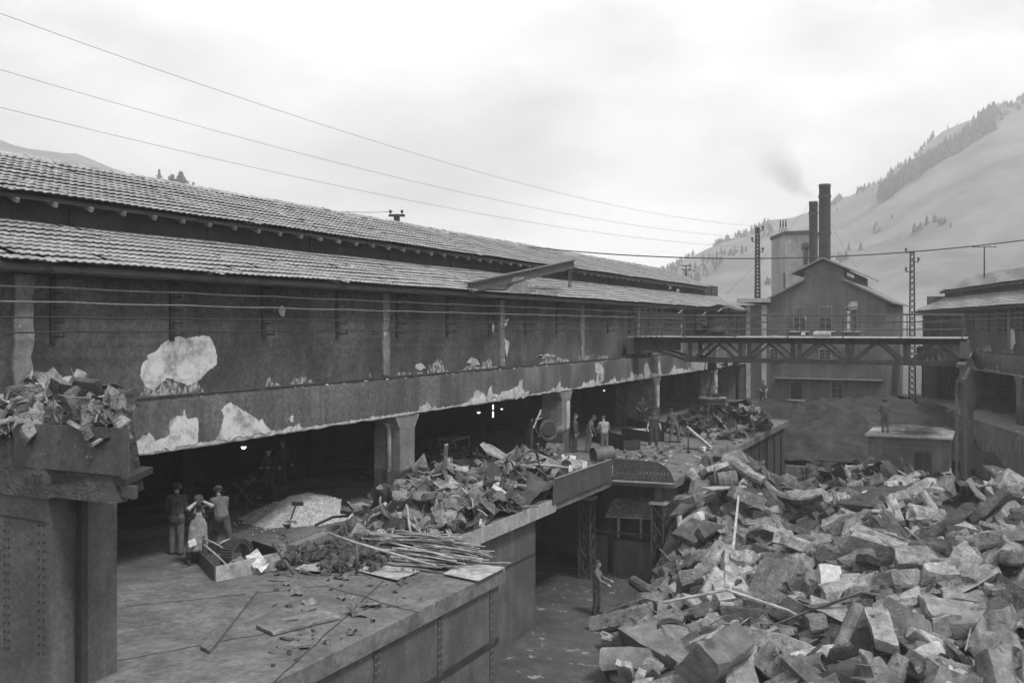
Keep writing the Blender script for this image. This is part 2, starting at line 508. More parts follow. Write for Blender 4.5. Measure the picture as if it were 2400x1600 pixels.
def make_hall(root, Y0, Y1, cols, brk, pil, n_parts, y_first, end_y=None, rg=random.Random(5), patches=True, holes=True):
    loc = True
    b = lambda mbld, nm, mat, par=root, sm=False: mbld.build(nm, mat, par, sm, True)
    # wall above the crane beam, facing +x; beam front is x = 0
    m = MB(); m.box(-.80, -.5, Y0, Y1, 4.0, 7.02); wall = b(m, 'wall', 'wall')
    # pilasters: shallow strips with flaked corners
    for y in pil:
        m = MB(); w = rg.uniform(.34, .46)
        zs = frange(4.12, 6.75, 12); ptsl, ptsr = [], []
        for z in zs:
            ptsl.append((-.499, y - w / 2 + rg.gauss(0, .015), z)); ptsr.append((-.499, y + w / 2 + rg.gauss(0, .03), z))
        m.prism(ptsl + ptsr[::-1], (.07, 0, 0)); b(m, 'pilaster', 'column_concrete', wall)
    # beam: face broken up into a slightly uneven grid with a crumbling lower arris
    m = MB(); ny = int((Y1 - Y0) / .22) + 1; zsb = [2.79, 2.84, 2.95, 3.15, 3.5, 3.85, 3.97, 4.0]
    vs_, fs_ = [], []
    for i in range(ny):
        y = Y0 + (Y1 - Y0) * i / (ny - 1)
        cr = max(0, fbm(y * 2.3, 1.3) * .06 + fbm(y * .4, 7.7) * .05)
        ct = max(0, fbm(y * 3.1, 9.3) * .07)
        for k, z in enumerate(zsb):
            x = fbm(y * .9, z * .9, 2) * .012
            if k == 0: z += cr * 1.1 + rg.uniform(0, .018); x -= .02 + cr * .8
            if k == 1: x -= cr * .7
            if k == 7: x -= ct * 1.3; z -= ct * .3
            if k == 6: x -= ct * .5
            vs_.append((x, y, z))
        vs_.append((-.95, y, 2.80)); vs_.append((-.95, y, 4.0))
    nk = len(zsb) + 2
    for i in range(ny - 1):
        a, c = i * nk, (i + 1) * nk
        for k in range(len(zsb) - 1): fs_.append((a + k, c + k, c + k + 1, a + k + 1))
        fs_.append((a, a + nk - 2, c + nk - 2, c)); fs_.append((a + 7, c + 7, c + nk - 1, a + nk - 1))
        fs_.append((a + nk - 2, a + nk - 1, c + nk - 1, c + nk - 2))
    m.add(vs_, fs_); beam = b(m, 'crane_beam', 'beam')
    # rubble line along the ledge
    m = MB()
    for i in range(int((Y1 - Y0) * 9)):
        y = rg.uniform(Y0, Y1); s_ = rg.uniform(.015, .06); x = rg.uniform(-.47, -.03)
        m.add([(x + rg.uniform(-s_, s_), y + rg.uniform(-2 * s_, 2 * s_), 4.0 + rg.uniform(-.01, s_)) for _ in range(5)], [(0, 1, 2), (0, 2, 3), (0, 3, 4), (1, 2, 4), (2, 3, 4), (0, 1, 4)])
    tag(b(m, 'ledge_debris', 'pale_concrete', beam), None, None, None, 'stuff')
    # crane rail on the ledge
    m = MB(); m.box(-.21, -.09, Y0, Y1, 4.0, 4.015); m.box(-.16, -.14, Y0, Y1, 4.01, 4.07); m.box(-.185, -.115, Y0, Y1, 4.065, 4.105)
    b(m, 'crane_rail', 'rail_steel')
    # columns with haunches
    for y in cols:
        m = MB(); m.box(-1.05, -.06, y - .42, y + .48, 0, 2.38)
        m.prism([(-.05, y - .42, 2.36), (-.05, y + .48, 2.36), (-.05, y + .78, 2.80), (-.05, y - .72, 2.80)], (-.9, 0, 0))
        c = b(m, 'column', 'column_concrete')
        m = MB(); m.box(-1.0, -.035, y - .44, y + .5, 0, 1.05); b(m, 'column_casing', 'steel_box', c)
    # conductor bars and brackets
    WZ = [6.81, 6.505, 6.205, 5.895, 5.595]
    for z in WZ:
        pts = []
        ys = [Y0] + list(brk) + [Y1]
        for a, c in zip(ys, ys[1:]):
            for t in (0, .25, .5, .75):
                pts.append((-.13, a + (c - a) * t, z - .02 * math.sin(math.pi * t)))
        pts.append((-.13, Y1, z)); m = MB(); m.tube(pts, .019, 6); b(m, 'conductor_bar', 'wire_pale' if z > 6.15 else 'steel_dark')
    for y in brk:
        m = MB(); m.box(-.502, -.44, y - .10, y + .02, 5.35, 6.95); br = b(m, 'bracket', 'steel_dark')
        for z in WZ:
            m = MB(); m.bar((-.45, y - .04, z - .11), (-.11, y - .04, z - .11), .03, .03); m.tube([(-.13, y - .04, z - .11), (-.13, y - .04, z - .015)], .032, 6)
            b(m, 'insulator_arm', 'steel_dark', br)
    # lower roof
    lo_x, lo_z, tp_x, tp_z = .10, 6.95, -2.23, 7.99
    m = MB(); m.prism([(lo_x, Y0, lo_z - .02), (lo_x, Y1, lo_z - .02), (tp_x, Y1, tp_z - .02), (tp_x, Y0, tp_z - .02)], (0, 0, -.10))
    r1 = b(m, 'lower_roof', 'soffit')
    m = MB(); m.box(.02, .09, Y0, Y1, 6.80, 6.93); b(m, 'fascia', 'soffit', r1)
    tile_field(r1, lo_x + .03, lo_z, tp_x, tp_z, Y0, Y1, 'tile', n_parts, y_first, rg, .035)
    # monitor wall and its faint posts
    m = MB(); m.box(-2.5, -2.23, Y0, Y1, 7.6, 8.86); mw = b(m, 'monitor_wall', 'soot_wall')
    y = Y0 + 1
    while y < Y1:
        m = MB(); m.box(-2.232, -2.15, y - .07, y + .07, 7.95, 8.75); b(m, 'post', 'soot_wall', mw); y += 4.5
    # upper roof, both slopes
    ue = end_y or Y1
    ux, uz, kx, kz = -1.80, 8.584, -4.67, 9.88
    m = MB(); m.prism([(ux, Y0, uz - .02), (ux, ue, uz - .02), (kx, ue, kz - .02), (kx, Y0, kz - .02)], (0, 0, -.08))
    m.prism([(kx, Y0, kz - .02), (kx, ue, kz - .02), (kx - 2.87, ue, uz - .02), (kx - 2.87, Y0, uz - .02)], (0, 0, -.08))
    r2 = b(m, 'upper_roof', 'soffit')
    tile_field(r2, ux + .03, uz, kx, kz, Y0, ue, 'tile', n_parts, y_first, rg, .012)
    y = Y0 + .5
    while y < ue:
        m = MB(); m.bar((ux + .06, y, uz - .17), (-2.6, y, uz - .17 + .36), .07, .10); b(m, 'rafter', 'wood', r2); y += .97
    rm = MB(); n_ = 7
    vs_ = []
    for yy, rr in ((0, .12), (.42, .105)):
        for k in range(n_):
            t = math.pi * k / (n_ - 1); vs_.append((rr * 1.25 * math.cos(t), yy, rr * .8 * math.sin(t)))
    rm.add(vs_, [(k, k + 1, n_ + k + 1, n_ + k) for k in range(n_ - 1)] + [tuple(range(n_))])
    rme = rm.mesh('ridge_tile'); rme.materials.append(M['tile_ridge'])
    y = Y0
    while y < ue - .3:
        if rg.random() > .02:
            mt = Euler((rg.gauss(0, .025), rg.gauss(0, .03), rg.gauss(0, .02))).to_matrix().to_4x4(); mt.translation = (kx, y, kz + .03 + rg.gauss(0, .008))
            inst(rme, 'ridge_tile', r2, mt)
        y += .38
    # rear: the far slope of the aisle and the back wall
    m = MB(); m.prism([(kx * 2 - tp_x, Y0, 8.0), (kx * 2 - tp_x, Y1, 8.0), (-9.6, Y1, 6.95), (-9.6, Y0, 6.95)], (0, 0, -.1)); b(m, 'rear_roof', 'slate')
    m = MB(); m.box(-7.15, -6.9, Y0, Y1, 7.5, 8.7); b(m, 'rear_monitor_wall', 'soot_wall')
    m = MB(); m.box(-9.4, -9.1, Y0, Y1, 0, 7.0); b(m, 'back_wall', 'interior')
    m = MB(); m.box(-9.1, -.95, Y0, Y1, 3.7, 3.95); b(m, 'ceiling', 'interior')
    m = MB(); m.box(-9.1, -.9, Y0 - .3, Y0, 0, 8.2); b(m, 'end_wall', 'wall')
    m = MB(); m.box(-9.1, -.9, Y1, Y1 + .3, 0, 7.0); b(m, 'end_wall', 'rendered_wall')
    y = Y0 + 4
    while y < Y1:
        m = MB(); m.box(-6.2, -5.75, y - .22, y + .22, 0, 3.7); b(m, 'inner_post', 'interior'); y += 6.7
    return wall, beam, r1, r2

HX = -17.1
hall = thing('steelworks_hall', 'long grey hall with two-tier tiled roof and crane beam along its front', 'building', (HX, 0, 0))
BRK = [17.45 + 3.3 * k for k in range(-3, 18)]
wall, beam, roof1, roof2 = make_hall(hall, 6.0, 76.6, [13.6, 27.25, 40.6, 54.0, 67.4], [y for y in BRK if y < 74], [13.4, 26.6, 35.0, 43.6, 52.0, 60.4], 300, 12.3, 72.5)
# flaked patches: bare limewashed brick where the render has come away
def patch(pts, x, name, mat, parent, proud=.012):
    q = [pX(u, v, x) for u, v in pts]
    q2 = []
    rg = random.Random(len(pts))
    for i, p in enumerate(q):
        c = q[(i + 1) % len(q)]
        for t in (0, .17, .33, .5, .66, .83):
            w = p.lerp(c, t); k = (c - p).length * .045 if t else 0; w.z = max(w.z, 2.86 + rg.uniform(0, .03))
            q2.append(Vector((x, w.y + rg.gauss(0, k), w.z + rg.gauss(0, k))))
    m = MB(); m.prism(q2, (proud, 0, 0)); return m.build(name, mat, parent)
Z2 = lambda L_: [(350 + .2551 * x, 600 + .2551 * y) for x, y in L_]
Z3 = lambda L_: [(350 + .2551 * x, 950 + .2551 * y) for x, y in L_]
Z4 = lambda L_: [(900 + .2551 * x, 450 + .2551 * y) for x, y in L_]
Z9 = lambda L_: [(900 + .2551 * x, 800 + .2551 * y) for x, y in L_]
Z5 = lambda L_: [(1450 + .2551 * x, 680 + .2551 * y) for x, y in L_]
patch(Z2([(-70, 1000), (0, 900), (50, 880), (130, 800), (200, 760), (270, 735), (330, 762), (400, 742), (480, 732), (545, 735), (578, 785), (605, 850), (620, 930), (612, 1000), (545, 1050), (490, 1105), (430, 1165), (340, 1185), (260, 1150), (160, 1120), (90, 1180), (40, 1240), (-40, 1200), (-90, 1100)]),
      HX - .5, 'bare_patch', 'patch', wall)['label'] = 'big white patch where the render has fallen off'
patch(Z2([(1190, 470), (1225, 455), (1248, 500), (1235, 560), (1205, 550), (1188, 510)]), HX - .5, 'bare_patch', 'pale_concrete', wall)
patch(Z3([(660, 45), (700, 0), (740, -30), (790, 0), (850, 40), (920, 80), (1000, 150), (1030, 125), (1070, 190), (1120, 240), (1050, 262), (850, 302), (600, 332), (640, 260), (665, 180), (680, 95)]), HX, 'bare_patch', 'patch', beam, .02)
patch(Z3([(40, 350), (180, 260), (185, 150), (230, 105), (300, 95), (320, 30), (335, 110), (440, 120), (440, 345), (250, 378), (40, 415)]), HX, 'bare_patch', 'patch', beam, .02)
patch(Z4([(1115, 1170), (1145, 1160), (1125, 1225), (1105, 1235)]), HX - .43, 'bare_patch', 'patch', wall)
patch(Z4([(1110, 1345), (1150, 1380), (1140, 1450), (1125, 1515), (1112, 1440)]), HX - .43, 'bare_patch', 'pale_concrete', wall)
patch(Z4([(995, 1200), (1008, 1230), (1005, 1300), (992, 1290)]), HX - .43, 'bare_patch', 'patch', wall)
patch(Z9([(280, 215), (340, 200), (385, 240), (330, 265), (290, 250)]), HX - .5, 'bare_patch', 'pale_concrete', wall)
patch(Z9([(760, 200), (800, 145), (850, 160), (880, 210), (820, 225)]), HX - .5, 'bare_patch', 'pale_concrete', wall)
patch(Z9([(1400, 145), (1440, 120), (1560, 118), (1580, 135), (1480, 150)]), HX - .5, 'bare_patch', 'pale_concrete', wall)
patch(Z9([(940, 525), (980, 400), (1000, 500), (1030, 515), (1090, 460), (1140, 455), (1190, 430), (1215, 490), (1300, 470), (1330, 455), (1320, 490), (1100, 530), (960, 560)]), HX, 'bare_patch', 'pale_concrete', beam, .02)
patch(Z9([(1935, 200), (1970, 195), (2020, 260), (2015, 350), (1985, 380), (1990, 300), (1945, 290)]), HX, 'bare_patch', 'pale_concrete', beam, .02)
patch(Z5([(240, 680), (265, 670), (285, 740), (300, 790), (275, 800), (235, 800)]), HX, 'bare_patch', 'pale_concrete', beam, .02)
patch(Z5([(360, 690), (372, 640), (385, 740), (390, 800), (365, 800)]), HX, 'bare_patch', 'patch', beam, .02)
patch(Z5([(665, 665), (760, 650), (900, 660), (1060, 655), (1130, 668), (900, 705), (780, 730), (668, 745)]), HX, 'bare_patch', 'slab_edge', beam, .02)
for y_, w_ in ((40.6, .42), (54.0, .5), (67.4, .6)):
    m = MB(); rg = random.Random(int(y_)); lft = [(HX - .052, y_ + .46 - w_ + rg.gauss(0, .04), z) for z in frange(1.08, 2.34, 9)]; rgt = [(HX - .052, y_ + .46, z) for z in frange(2.34, 1.08, 3)]
    m.prism(lft + rgt, (.012, 0, 0)); m.build('bare_patch', 'pale_concrete', hall)
# white plates imitating sky seen through monitor holes near the far end
for (u, v, w, h) in ((1570, 673, 18, 9), (1588, 680, 24, 9), (1576, 686, 14, 5), (1556, 683, 4, 4)):
    p = pX(u, v, HX - 2.12); m = MB(); a = w / FPX * 60; c = h / FPX * 60
    m.prism([p + Vector((0, -a * .7, -c * .5)), p + Vector((0, a * .3, -c * .6)), p + Vector((0, a * .7, c * .2)), p + Vector((0, -a * .2, c * .6))], (.03, .0, 0))
    m.build('sky_hole_plate', 'paper', hall)
# downpipe on the first column
m = MB(); q = Vector((HX - .42, 26.74, 0))
m.tube([q + Vector((-.9, 0, 2.72)), q + Vector((-.35, 0, 2.70)), q + Vector((-.08, 0, 2.55)), q + Vector((0, 0, 2.35)), q + Vector((0, 0, .02))], .075, 10)
tag(m.build('downpipe', 'slab_edge', None, True), 'grey downpipe with a bend on the nearest concrete column', 'pipe')

# ================================================================== PLATFORM (deck in front of and under the hall)
# outline: x = -10.3 near, recess at x = -12.9, x = -10.5 far
m = MB(); m.box(-27.5, -12.9, 4.0, 61.0, -.36, 0.0); m.box(-27.5, -16.9, 61.0, 76.6, -.36, 0.0); tag(m.build('platform', 'concrete_floor'), 'concrete loading platform running through the hall', None, None, 'structure')
m = MB(); m.box(-12.9, -10.3, 4.0, 20.7, -.34, -.004); tag(m.build('platform_extension', 'concrete_floor'), 'near end of the loading platform', None, None, 'structure')
m = MB(); m.prism([(-12.9, 35.0, -.004), (-10.5, 35.2, -.004), (-10.75, 48, -.004), (-11.0, 61.0, -.004), (-12.9, 61.0, -.004)], (0, 0, -.30)); tag(m.build('platform_landing', 'concrete_floor'), 'far landing of the loading platform', None, None, 'structure')
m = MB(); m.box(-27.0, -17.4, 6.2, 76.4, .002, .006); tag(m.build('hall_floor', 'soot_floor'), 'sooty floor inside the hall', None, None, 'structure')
jn = MB()
for (a0, c0) in (((420, 1330), (1000, 1195)), ((590, 1262), (655, 1272)), ((380, 1240), (540, 1225)), ((640, 1600), (900, 1360)), ((300, 1420), (760, 1372)), ((200, 1560), (640, 1480)), ((760, 1372), (1000, 1440))):
    pa, pc = pZ(a0[0], a0[1], .006), pZ(c0[0], c0[1], .006); sdv = (pc - pa).cross(UP).normalized(); pts_ = []
    for t_ in frange(0, 1, 14): pts_.append(pa.lerp(pc, t_) + sdv * fbm(t_ * 6, a0[0] * .1) * .07)
    for q0_, q1_ in zip(pts_, pts_[1:]): w_ = sdv * .012; jn.add([q0_ - w_, q1_ - w_, q1_ + w_, q0_ + w_], [(0, 1, 2, 3)])
o = jn.build('floor_crack', 'steel_dark'); o['kind'] = 'structure'
# edge kerb band of the recessed part
m = MB()
m.box(-12.9, -12.86, 20.7, 29.6, -.40, .03); tag(m.build('platform_edge', 'slab_edge'), 'pale chipped edge of the platform slab', None, None, 'structure')
# retaining faces under the deck
ret = thing('steel_retaining_wall', 'riveted steel wall under the pale platform edge beside the dark gap', 'wall', (-13.2, 25, GZ))
m = MB(); m.box(-13.4, -13.15, 20.7, 28.6, GZ, -.37); m.build('panel', 'steel_box', ret)
m = MB(); m.box(-13.15, -13.13, 20.7, 28.55, -1.62, -1.56); m.build('seam', 'steel_dark', ret)
box = thing('riveted_steel_bunker', 'riveted steel bunker carrying the near end of the platform', 'bunker', (-11.6, 12, GZ))
m = MB(); m.box(-12.9, -10.42, 4.0, 20.55, GZ, -.345); m.build('body', 'steel_box', box)
for k, y in enumerate(frange(6, 20.2, 7)):
    m = MB(); m.box(-10.42, -10.40, y - .09, y + .09, GZ, -.36); st = m.build('cover_strip', 'steel_plate', box)
    m = MB()
    for z in frange(GZ + .1, -.5, 22):
        for dy in (-.05, .05): m.lathe((0, 0, 0), [(.022, 0), (.016, .014)], 6); o = len(m.v) - 12
        for i_, dy in ((0, -.05), (1, .05)):
            pass
    m = MB()
    for z in frange(GZ + .1, -.5, 22):
        for dy in (-.05, .05): m.box(-10.401, -10.388, y + dy - .016, y + dy + .016, z - .016, z + .016)
    m.build('rivet_row', 'rivet', st)
m = MB(); m.box(-10.42, -10.39, 4, 20.55, -1.75, -1.60); m.build('seam', 'steel_dark', box)
fw = thing('landing_front_wall', 'dark steel wall under the far landing of the platform', 'wall', (-10.9, 48, GZ))
m = MB(); m.prism([(-10.75, 35.6, GZ), (-11.2, 60.6, GZ), (-11.5, 60.6, GZ), (-11.05, 35.6, GZ)], (0, 0, 3.68)); m.build('panel', 'steel_plate', fw)
for k in range(11):
    y = 37 + k * 2.2; x = -10.73 - (y - 35.6) * .018; m = MB(); m.box(x, x + .08, y - .05, y + .05, GZ, -.32); m.build('rib', 'steel_dark', fw)
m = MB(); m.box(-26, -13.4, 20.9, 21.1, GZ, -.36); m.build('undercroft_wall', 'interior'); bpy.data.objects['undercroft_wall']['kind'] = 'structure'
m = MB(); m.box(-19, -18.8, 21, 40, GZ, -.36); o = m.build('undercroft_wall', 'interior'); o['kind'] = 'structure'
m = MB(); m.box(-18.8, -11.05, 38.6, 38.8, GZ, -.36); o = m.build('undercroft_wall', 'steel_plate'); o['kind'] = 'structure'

# ================================================================== GABLED WORKSHOP at the end of the yard
GY = 77.0
gb = thing('gabled_workshop', 'grey rendered workshop with stepped gable roof closing the yard', 'building', (-11.3, GY, GZ))
def gp(u, v): p = pY(u, v, GY); return (p.x, p.z)
ax_, az_ = gp(1931, 607)
def gx(u): return gp(u, 700)[0]
lx, lz = gp(1793, 706); rx = 2 * ax_ - lx
mlx, mlz = gp(1885, 659); mtop = gp(1885, 634)[1]; mrx = 2 * ax_ - mlx
pts = [(lx, GY, GZ), (rx, GY, GZ), (rx, GY, lz), (mrx, GY, mlz), (mrx, GY, mtop), (ax_, GY, az_ - .1), (mlx, GY, mtop), (mlx, GY, mlz), (lx, GY, lz)]
m = MB(); m.prism(pts, (0, 16, 0)); m.build('wall', 'rendered_wall', gb)
def roof_slab(a, c, y0, y1, th=.14):
    m = MB(); m.prism([(a[0], y0, a[1]), (c[0], y0, c[1]), (c[0], y0, c[1] + th), (a[0], y0, a[1] + th)], (0, y1 - y0, 0)); return m
ul = gp(1857, 643); ur = (2 * ax_ - ul[0], ul[1])
rr = roof_slab(ul, (ax_, az_), GY - .45, GY + 16.3).build('upper_roof', 'slate', gb)
roof_slab((ax_, az_), ur, GY - .45, GY + 16.3).build('upper_roof', 'slate', gb)
roof_slab((lx - .45, lz - .25), (mlx, mlz + .02), GY - .4, GY + 16.3).build('lower_roof', 'slate', gb)
roof_slab((mrx, mlz + .02), (rx + .45, lz - .25), GY - .4, GY + 16.3).build('lower_roof', 'slate', gb)
def gwin(u0, u1, v0, v1, frame=True, par=gb, y=GY, bars=(2, 3), mat='glass_dark', sill=True):
    a = pY(u0, v0, y); c = pY(u1, v1, y)
    m = MB(); m.box(a.x, c.x, y - .02, y - .004, c.z, a.z); w = m.build('window', mat, par)
    f = MB(); t = .07
    f.box(a.x - t, a.x, y - .06, y - .003, c.z, a.z); f.box(c.x, c.x + t, y - .06, y - .003, c.z, a.z); f.box(a.x - t, c.x + t, y - .06, y - .003, a.z, a.z + .12)
    f.build('frame', 'column_concrete', w)
    if sill:
        f = MB(); f.box(a.x - .3, c.x + .3, y - .16, y - .003, c.z - .1, c.z); f.build('sill', 'pale_concrete', w)
    nx_, nz_ = bars
    for i in range(1, nx_):
        f = MB(); x = a.x + (c.x - a.x) * i / nx_; f.box(x - .025, x + .025, y - .045, y - .02, c.z, a.z); f.build('glazing_bar', 'column_concrete', w)
    for i in range(1, nz_):
        f = MB(); z = c.z + (a.z - c.z) * i / nz_; f.box(a.x, c.x, y - .042, y - .021, z - .02, z + .02); f.build('glazing_bar', 'column_concrete', w)
gwin(1861, 1887, 722, 775); gwin(1921, 1948, 721, 775); gwin(1982, 2008, 722, 775)
gwin(1806, 1823, 818, 840); gwin(1921, 1947, 819, 841); gwin(1980, 2002, 819, 841)
gwin(1853, 1880, 896, 936, bars=(1, 1)); gwin(1950, 1975, 896, 936)
# render panel in upper halves of the tall windows (blinded)
for (u0, u1) in ((1861, 1887), (1921, 1948)):
    a = pY(u0, 723, GY); c = pY(u1, 745, GY); m = MB(); m.box(a.x, c.x, GY - .05, GY - .024, c.z, a.z); m.build('blind', 'rendered_wall', gb)
a = pY(1819, 884, GY); c = pY(2070, 892, GY); m = MB(); m.box(a.x, c.x, GY - .5, GY, c.z, a.z); m.build('ledge', 'column_concrete', gb)
a = pY(1740, 905, GY); m = MB(); m.box(a.x, pY(1835, 905, GY).x, GY - .9, GY, -.45, -.2); m.build('landing', 'column_concrete', gb)
for (u0, u1, v0, v1) in ((1988, 2010, 706, 726),):
    a = pY(u0, v0, GY); c = pY(u1, v1, GY); m = MB(); w = c.x - a.x; h = a.z - c.z
    m.prism([(a.x, GY - .003, c.z + h * .2), (a.x + w * .3, GY - .003, c.z), (c.x, GY - .003, c.z + .05), (c.x, GY - .003, a.z), (a.x + w * .25, GY - .003, a.z), (a.x, GY - .003, a.z - h * .4)], (0, -.02, 0)); m.build('bare_patch', 'patch', gb)
a = pY(1985, 728, GY); c = pY(1992, 775, GY); m = MB(); m.box(a.x, c.x, GY - .03, GY - .003, c.z, a.z); m.build('bare_patch', 'patch', gb)
# monitor clerestory strip in the right side of the gable
a = pY(1985, 638, GY); c = pY(2002, 648, GY); m = MB(); m.prism([(a.x, GY - .004, a.z), (c.x, GY - .004, c.z + .1), (c.x, GY - .004, c.z - .15), (a.x, GY - .004, a.z - .25)], (0, -.02, 0)); m.build('clerestory_pane', 'paper', gb)
# left annex with flat roof
an = thing('flat_roofed_annex', 'small flat-roofed annex below the lattice mast', 'building', (-16.6, GY - .2, GZ))
a = pY(1740, 715, GY - .3); c = pY(1800, 715, GY - .3)
m = MB(); m.box(a.x - .3, c.x, GY - .3, GY + 5, GZ, a.z); m.build('wall', 'rendered_wall', an)
m = MB(); a2 = pY(1727, 703, GY - 1); c2 = pY(1801, 709, GY - 1); m.box(a2.x, c2.x, GY - 1.0, GY + 5.3, c2.z + .03, a2.z + .12); rf = m.build('roof', 'tile_ridge', an)
m = MB(); q = pY(1790, 715, GY - .3); m.box(q.x - .16, q.x + .2, GY - .36, GY - .3, GZ + 3.5, a.z); m.build('pilaster', 'pale_concrete', an)
m = MB(); m.box(a.x + .3, a.x + .62, GY - .37, GY - .3, GZ + 3.5, a.z); m.build('pilaster', 'pale_concrete', an)
# shed roof beyond the end of the hall
sh = thing('tiled_shed', 'low tiled shed roof beyond the far end of the hall', 'building', (-22, 84, GZ))
m = MB(); m.box(-30, -16.5, 79.5, 92, GZ, 6.6); m.build('wall', 'soot_wall', sh)
m = MB(); a = pY(1654, 684, 92); c = pY(1775, 704, 92)
m.prism([(-30, 79, 6.7), (-15.6, 79, 6.7), (-15.8, 92, 8.35), (-30, 92, 9.3)], (0, 0, -.15)); rs_ = m.build('roof', 'slate', sh)

# tall block and two stacks
bl = thing('concrete_silo_block', 'tall pale concrete block behind the gabled workshop', 'building', (-14, 112, GZ))
SY = 108.0
a = pY(1808, 557, SY + 6); c = pY(1840, 548, SY); e = pY(1905, 548, SY)
m = MB(); top = pY(1860, 549, SY).z
m.prism([(a.x, SY + 6, GZ), (c.x, SY, GZ), (e.x, SY, GZ), (e.x, SY + 9, GZ), (a.x, SY + 11, GZ)], (0, 0, top - GZ)); m.build('wall', 'silo', bl)
m = MB(); m.prism([(a.x - .15, SY + 5.9, top), (c.x - .05, SY - .15, top), (e.x + .1, SY - .15, top), (e.x + .1, SY + 9, top), (a.x - .15, SY + 11, top)], (0, 0, .35)); m.build('parapet', 'chimney', bl)
for (u0, u1, v0, v1) in ((1836, 1841, 640, 676), (1880, 1896, 570, 585), (1884, 1894, 580, 620)):
    p = pY(u0, v0, SY); q = pY(u1, v1, SY); m = MB(); m.box(p.x, q.x, SY - .06, SY - .003, q.z, p.z); m.build('opening', 'chimney', bl)
for k in range(3):
    p = pY(1829 + 6.5 * k, 548, SY + 1); m = MB(); m.bar((p.x - .15, SY + 1, top + .3), (p.x, SY + 1, top + 1.1), .05); m.bar((p.x + .15, SY + 1, top + .3), (p.x, SY + 1, top + 1.1), .05)
    m.tube([(p.x, SY + 1, top + 1.0), (p.x, SY + 1, top + 1.75)], [.10, .05], 6); m.build('insulator', 'steel_dark', bl)
def stack(u0, u1, vt, Y, label, collar=None):
    p = pY(u0, vt, Y); q = pY(u1, vt, Y); r = (q.x - p.x) / 2 * .97; cx = (p.x + q.x) / 2; zt = p.z
    t = thing('chimney_stack', label, 'chimney', (cx, Y, GZ))
    m = MB(); m.lathe((cx, Y, 0), [(r * 1.04, GZ), (r * 1.02, (GZ + zt) / 2), (r, zt - .3), (r * 1.06, zt - .28), (r * 1.06, zt), (r * .86, zt), (r * .86, zt - 1.5)], 28); m.build('shaft', 'chimney', t, True)
    for z in ([zt - 1.2] + ([collar] if collar else [])):
        m = MB(); m.lathe((cx, Y, z), [(r * 1.01, -.12), (r * 1.12, -.12), (r * 1.12, .12), (r * 1.01, .12)], 28); m.build('band', 'steel_dark', t)
    m = MB()
    m.bar((cx + r * .5, Y - r * .93, 8), (cx + r * .5, Y - r * .93, zt - .3), .06, .1); m.bar((cx + r * .2, Y - r * 1.03, 8), (cx + r * .2, Y - r * 1.03, zt - .3), .06, .1)
    m.build('ladder', 'chimney', t)
    return cx, zt, r
s1 = stack(1896, 1916.5, 473, 104.0, 'slimmer and shorter of the two chimney stacks, smoking')
s2 = stack(1919, 1947, 433, 100.0, 'thicker and taller of the two chimney stacks', pY(1931, 546, 100).z)
# ================================================================== MASTS AND CABLES
def lattice(root, base, top, w0, w1, n, mat='steel_dark', leg=.07, lace=.035):
    base, top = Vector(base), Vector(top)
    def cor(t):
        w = w0 + (w1 - w0) * t; c = base.lerp(top, t); return [c + Vector((sx * w / 2, sy * w / 2, 0)) for sx, sy in ((-1, -1), (1, -1), (1, 1), (-1, 1))]
    a, b_ = cor(0), cor(1)
    for i in range(4):
        m = MB(); m.bar(a[i], b_[i], leg); m.build('leg', mat, root)
    m = MB()
    for k in range(n):
        c0, c1 = cor(k / n), cor((k + 1) / n)
        for i in range(4):
            j = (i + 1) % 4
            m.bar(c0[i], c1[j], lace); m.bar(c0[j], c1[i], lace)
    m.build('lacing', mat, root)
MY = 84.0
p0 = pY(1775.5, 706, MY); p1 = pY(1775.5, 533, MY)
mast = thing('lattice_mast', 'tall dark lattice power mast standing behind the flat-roofed annex', 'mast', (p0.x, MY, p0.z - 4))
lattice(mast, (p0.x, MY, p0.z - 4), p1, .44, .25, 34, leg=.085, lace=.05)
m = MB(); m.box(p1.x - .15, p1.x + .15, MY - .15, MY + .15, p1.z - .45, p1.z); m.build('cap', 'steel_dark', mast)
INS = []
for (sx, v) in ((1, 541), (-1, 566), (1, 591)):
    z = pY(1775, v, MY).z; m = MB(); m.bar((p1.x, MY, z), (p1.x + sx * .47, MY, z), .06); ar = m.build('arm', 'steel_dark', mast)
    m = MB(); m.lathe((p1.x + sx * .45, MY, z), [(.03, 0), (.05, .12), (.10, .16), (.05, .22), (.11, .28), (.09, .36), (.02, .38)], 10); m.build('insulator', 'steel_dark', ar)
    INS.append(Vector((p1.x + sx * .45, MY, z + .36)))
def cable(a, b_, sag, r, label, mat='wire_dark', name='cable', n=24):
    a, b_ = Vector(a), Vector(b_); pts = [a.lerp(b_, t) - Vector((0, 0, sag * 4 * t * (1 - t))) for t in frange(0, 1, n)]
    m = MB(); m.tube(pts, r, 5); return tag(m.build(name, mat), label, 'cable')
cable(INS[2], pD(-120, 222, 34), 1.1, .008, 'lowest of the three thin power lines crossing the sky')
cable(INS[1], pD(-120, 128, 33), 1.2, .008, 'middle of the three thin power lines crossing the sky')
cable(INS[0], pD(-60, 10, 30), 1.4, .008, 'topmost thin power line crossing the sky')
cable(pX(1225, 577, HX - 4.6), pD(2560, 540, 46), .95, .030, 'thick black cable slung from the hall ridge past the mast')
cable(pX(655, 479, HX - 4.7), pX(922, 496, HX - 4.7), .12, .010, 'short thin wire running to the insulator post on the ridge')
cable(pD(1897, 480, 104), pD(1700, 690, 84), .3, .012, 'guy wire from the slim chimney down to the left')
cable(pD(1945, 520, 100), pD(2010, 630, 88), .2, .012, 'guy wire from the thick chimney down to the right')
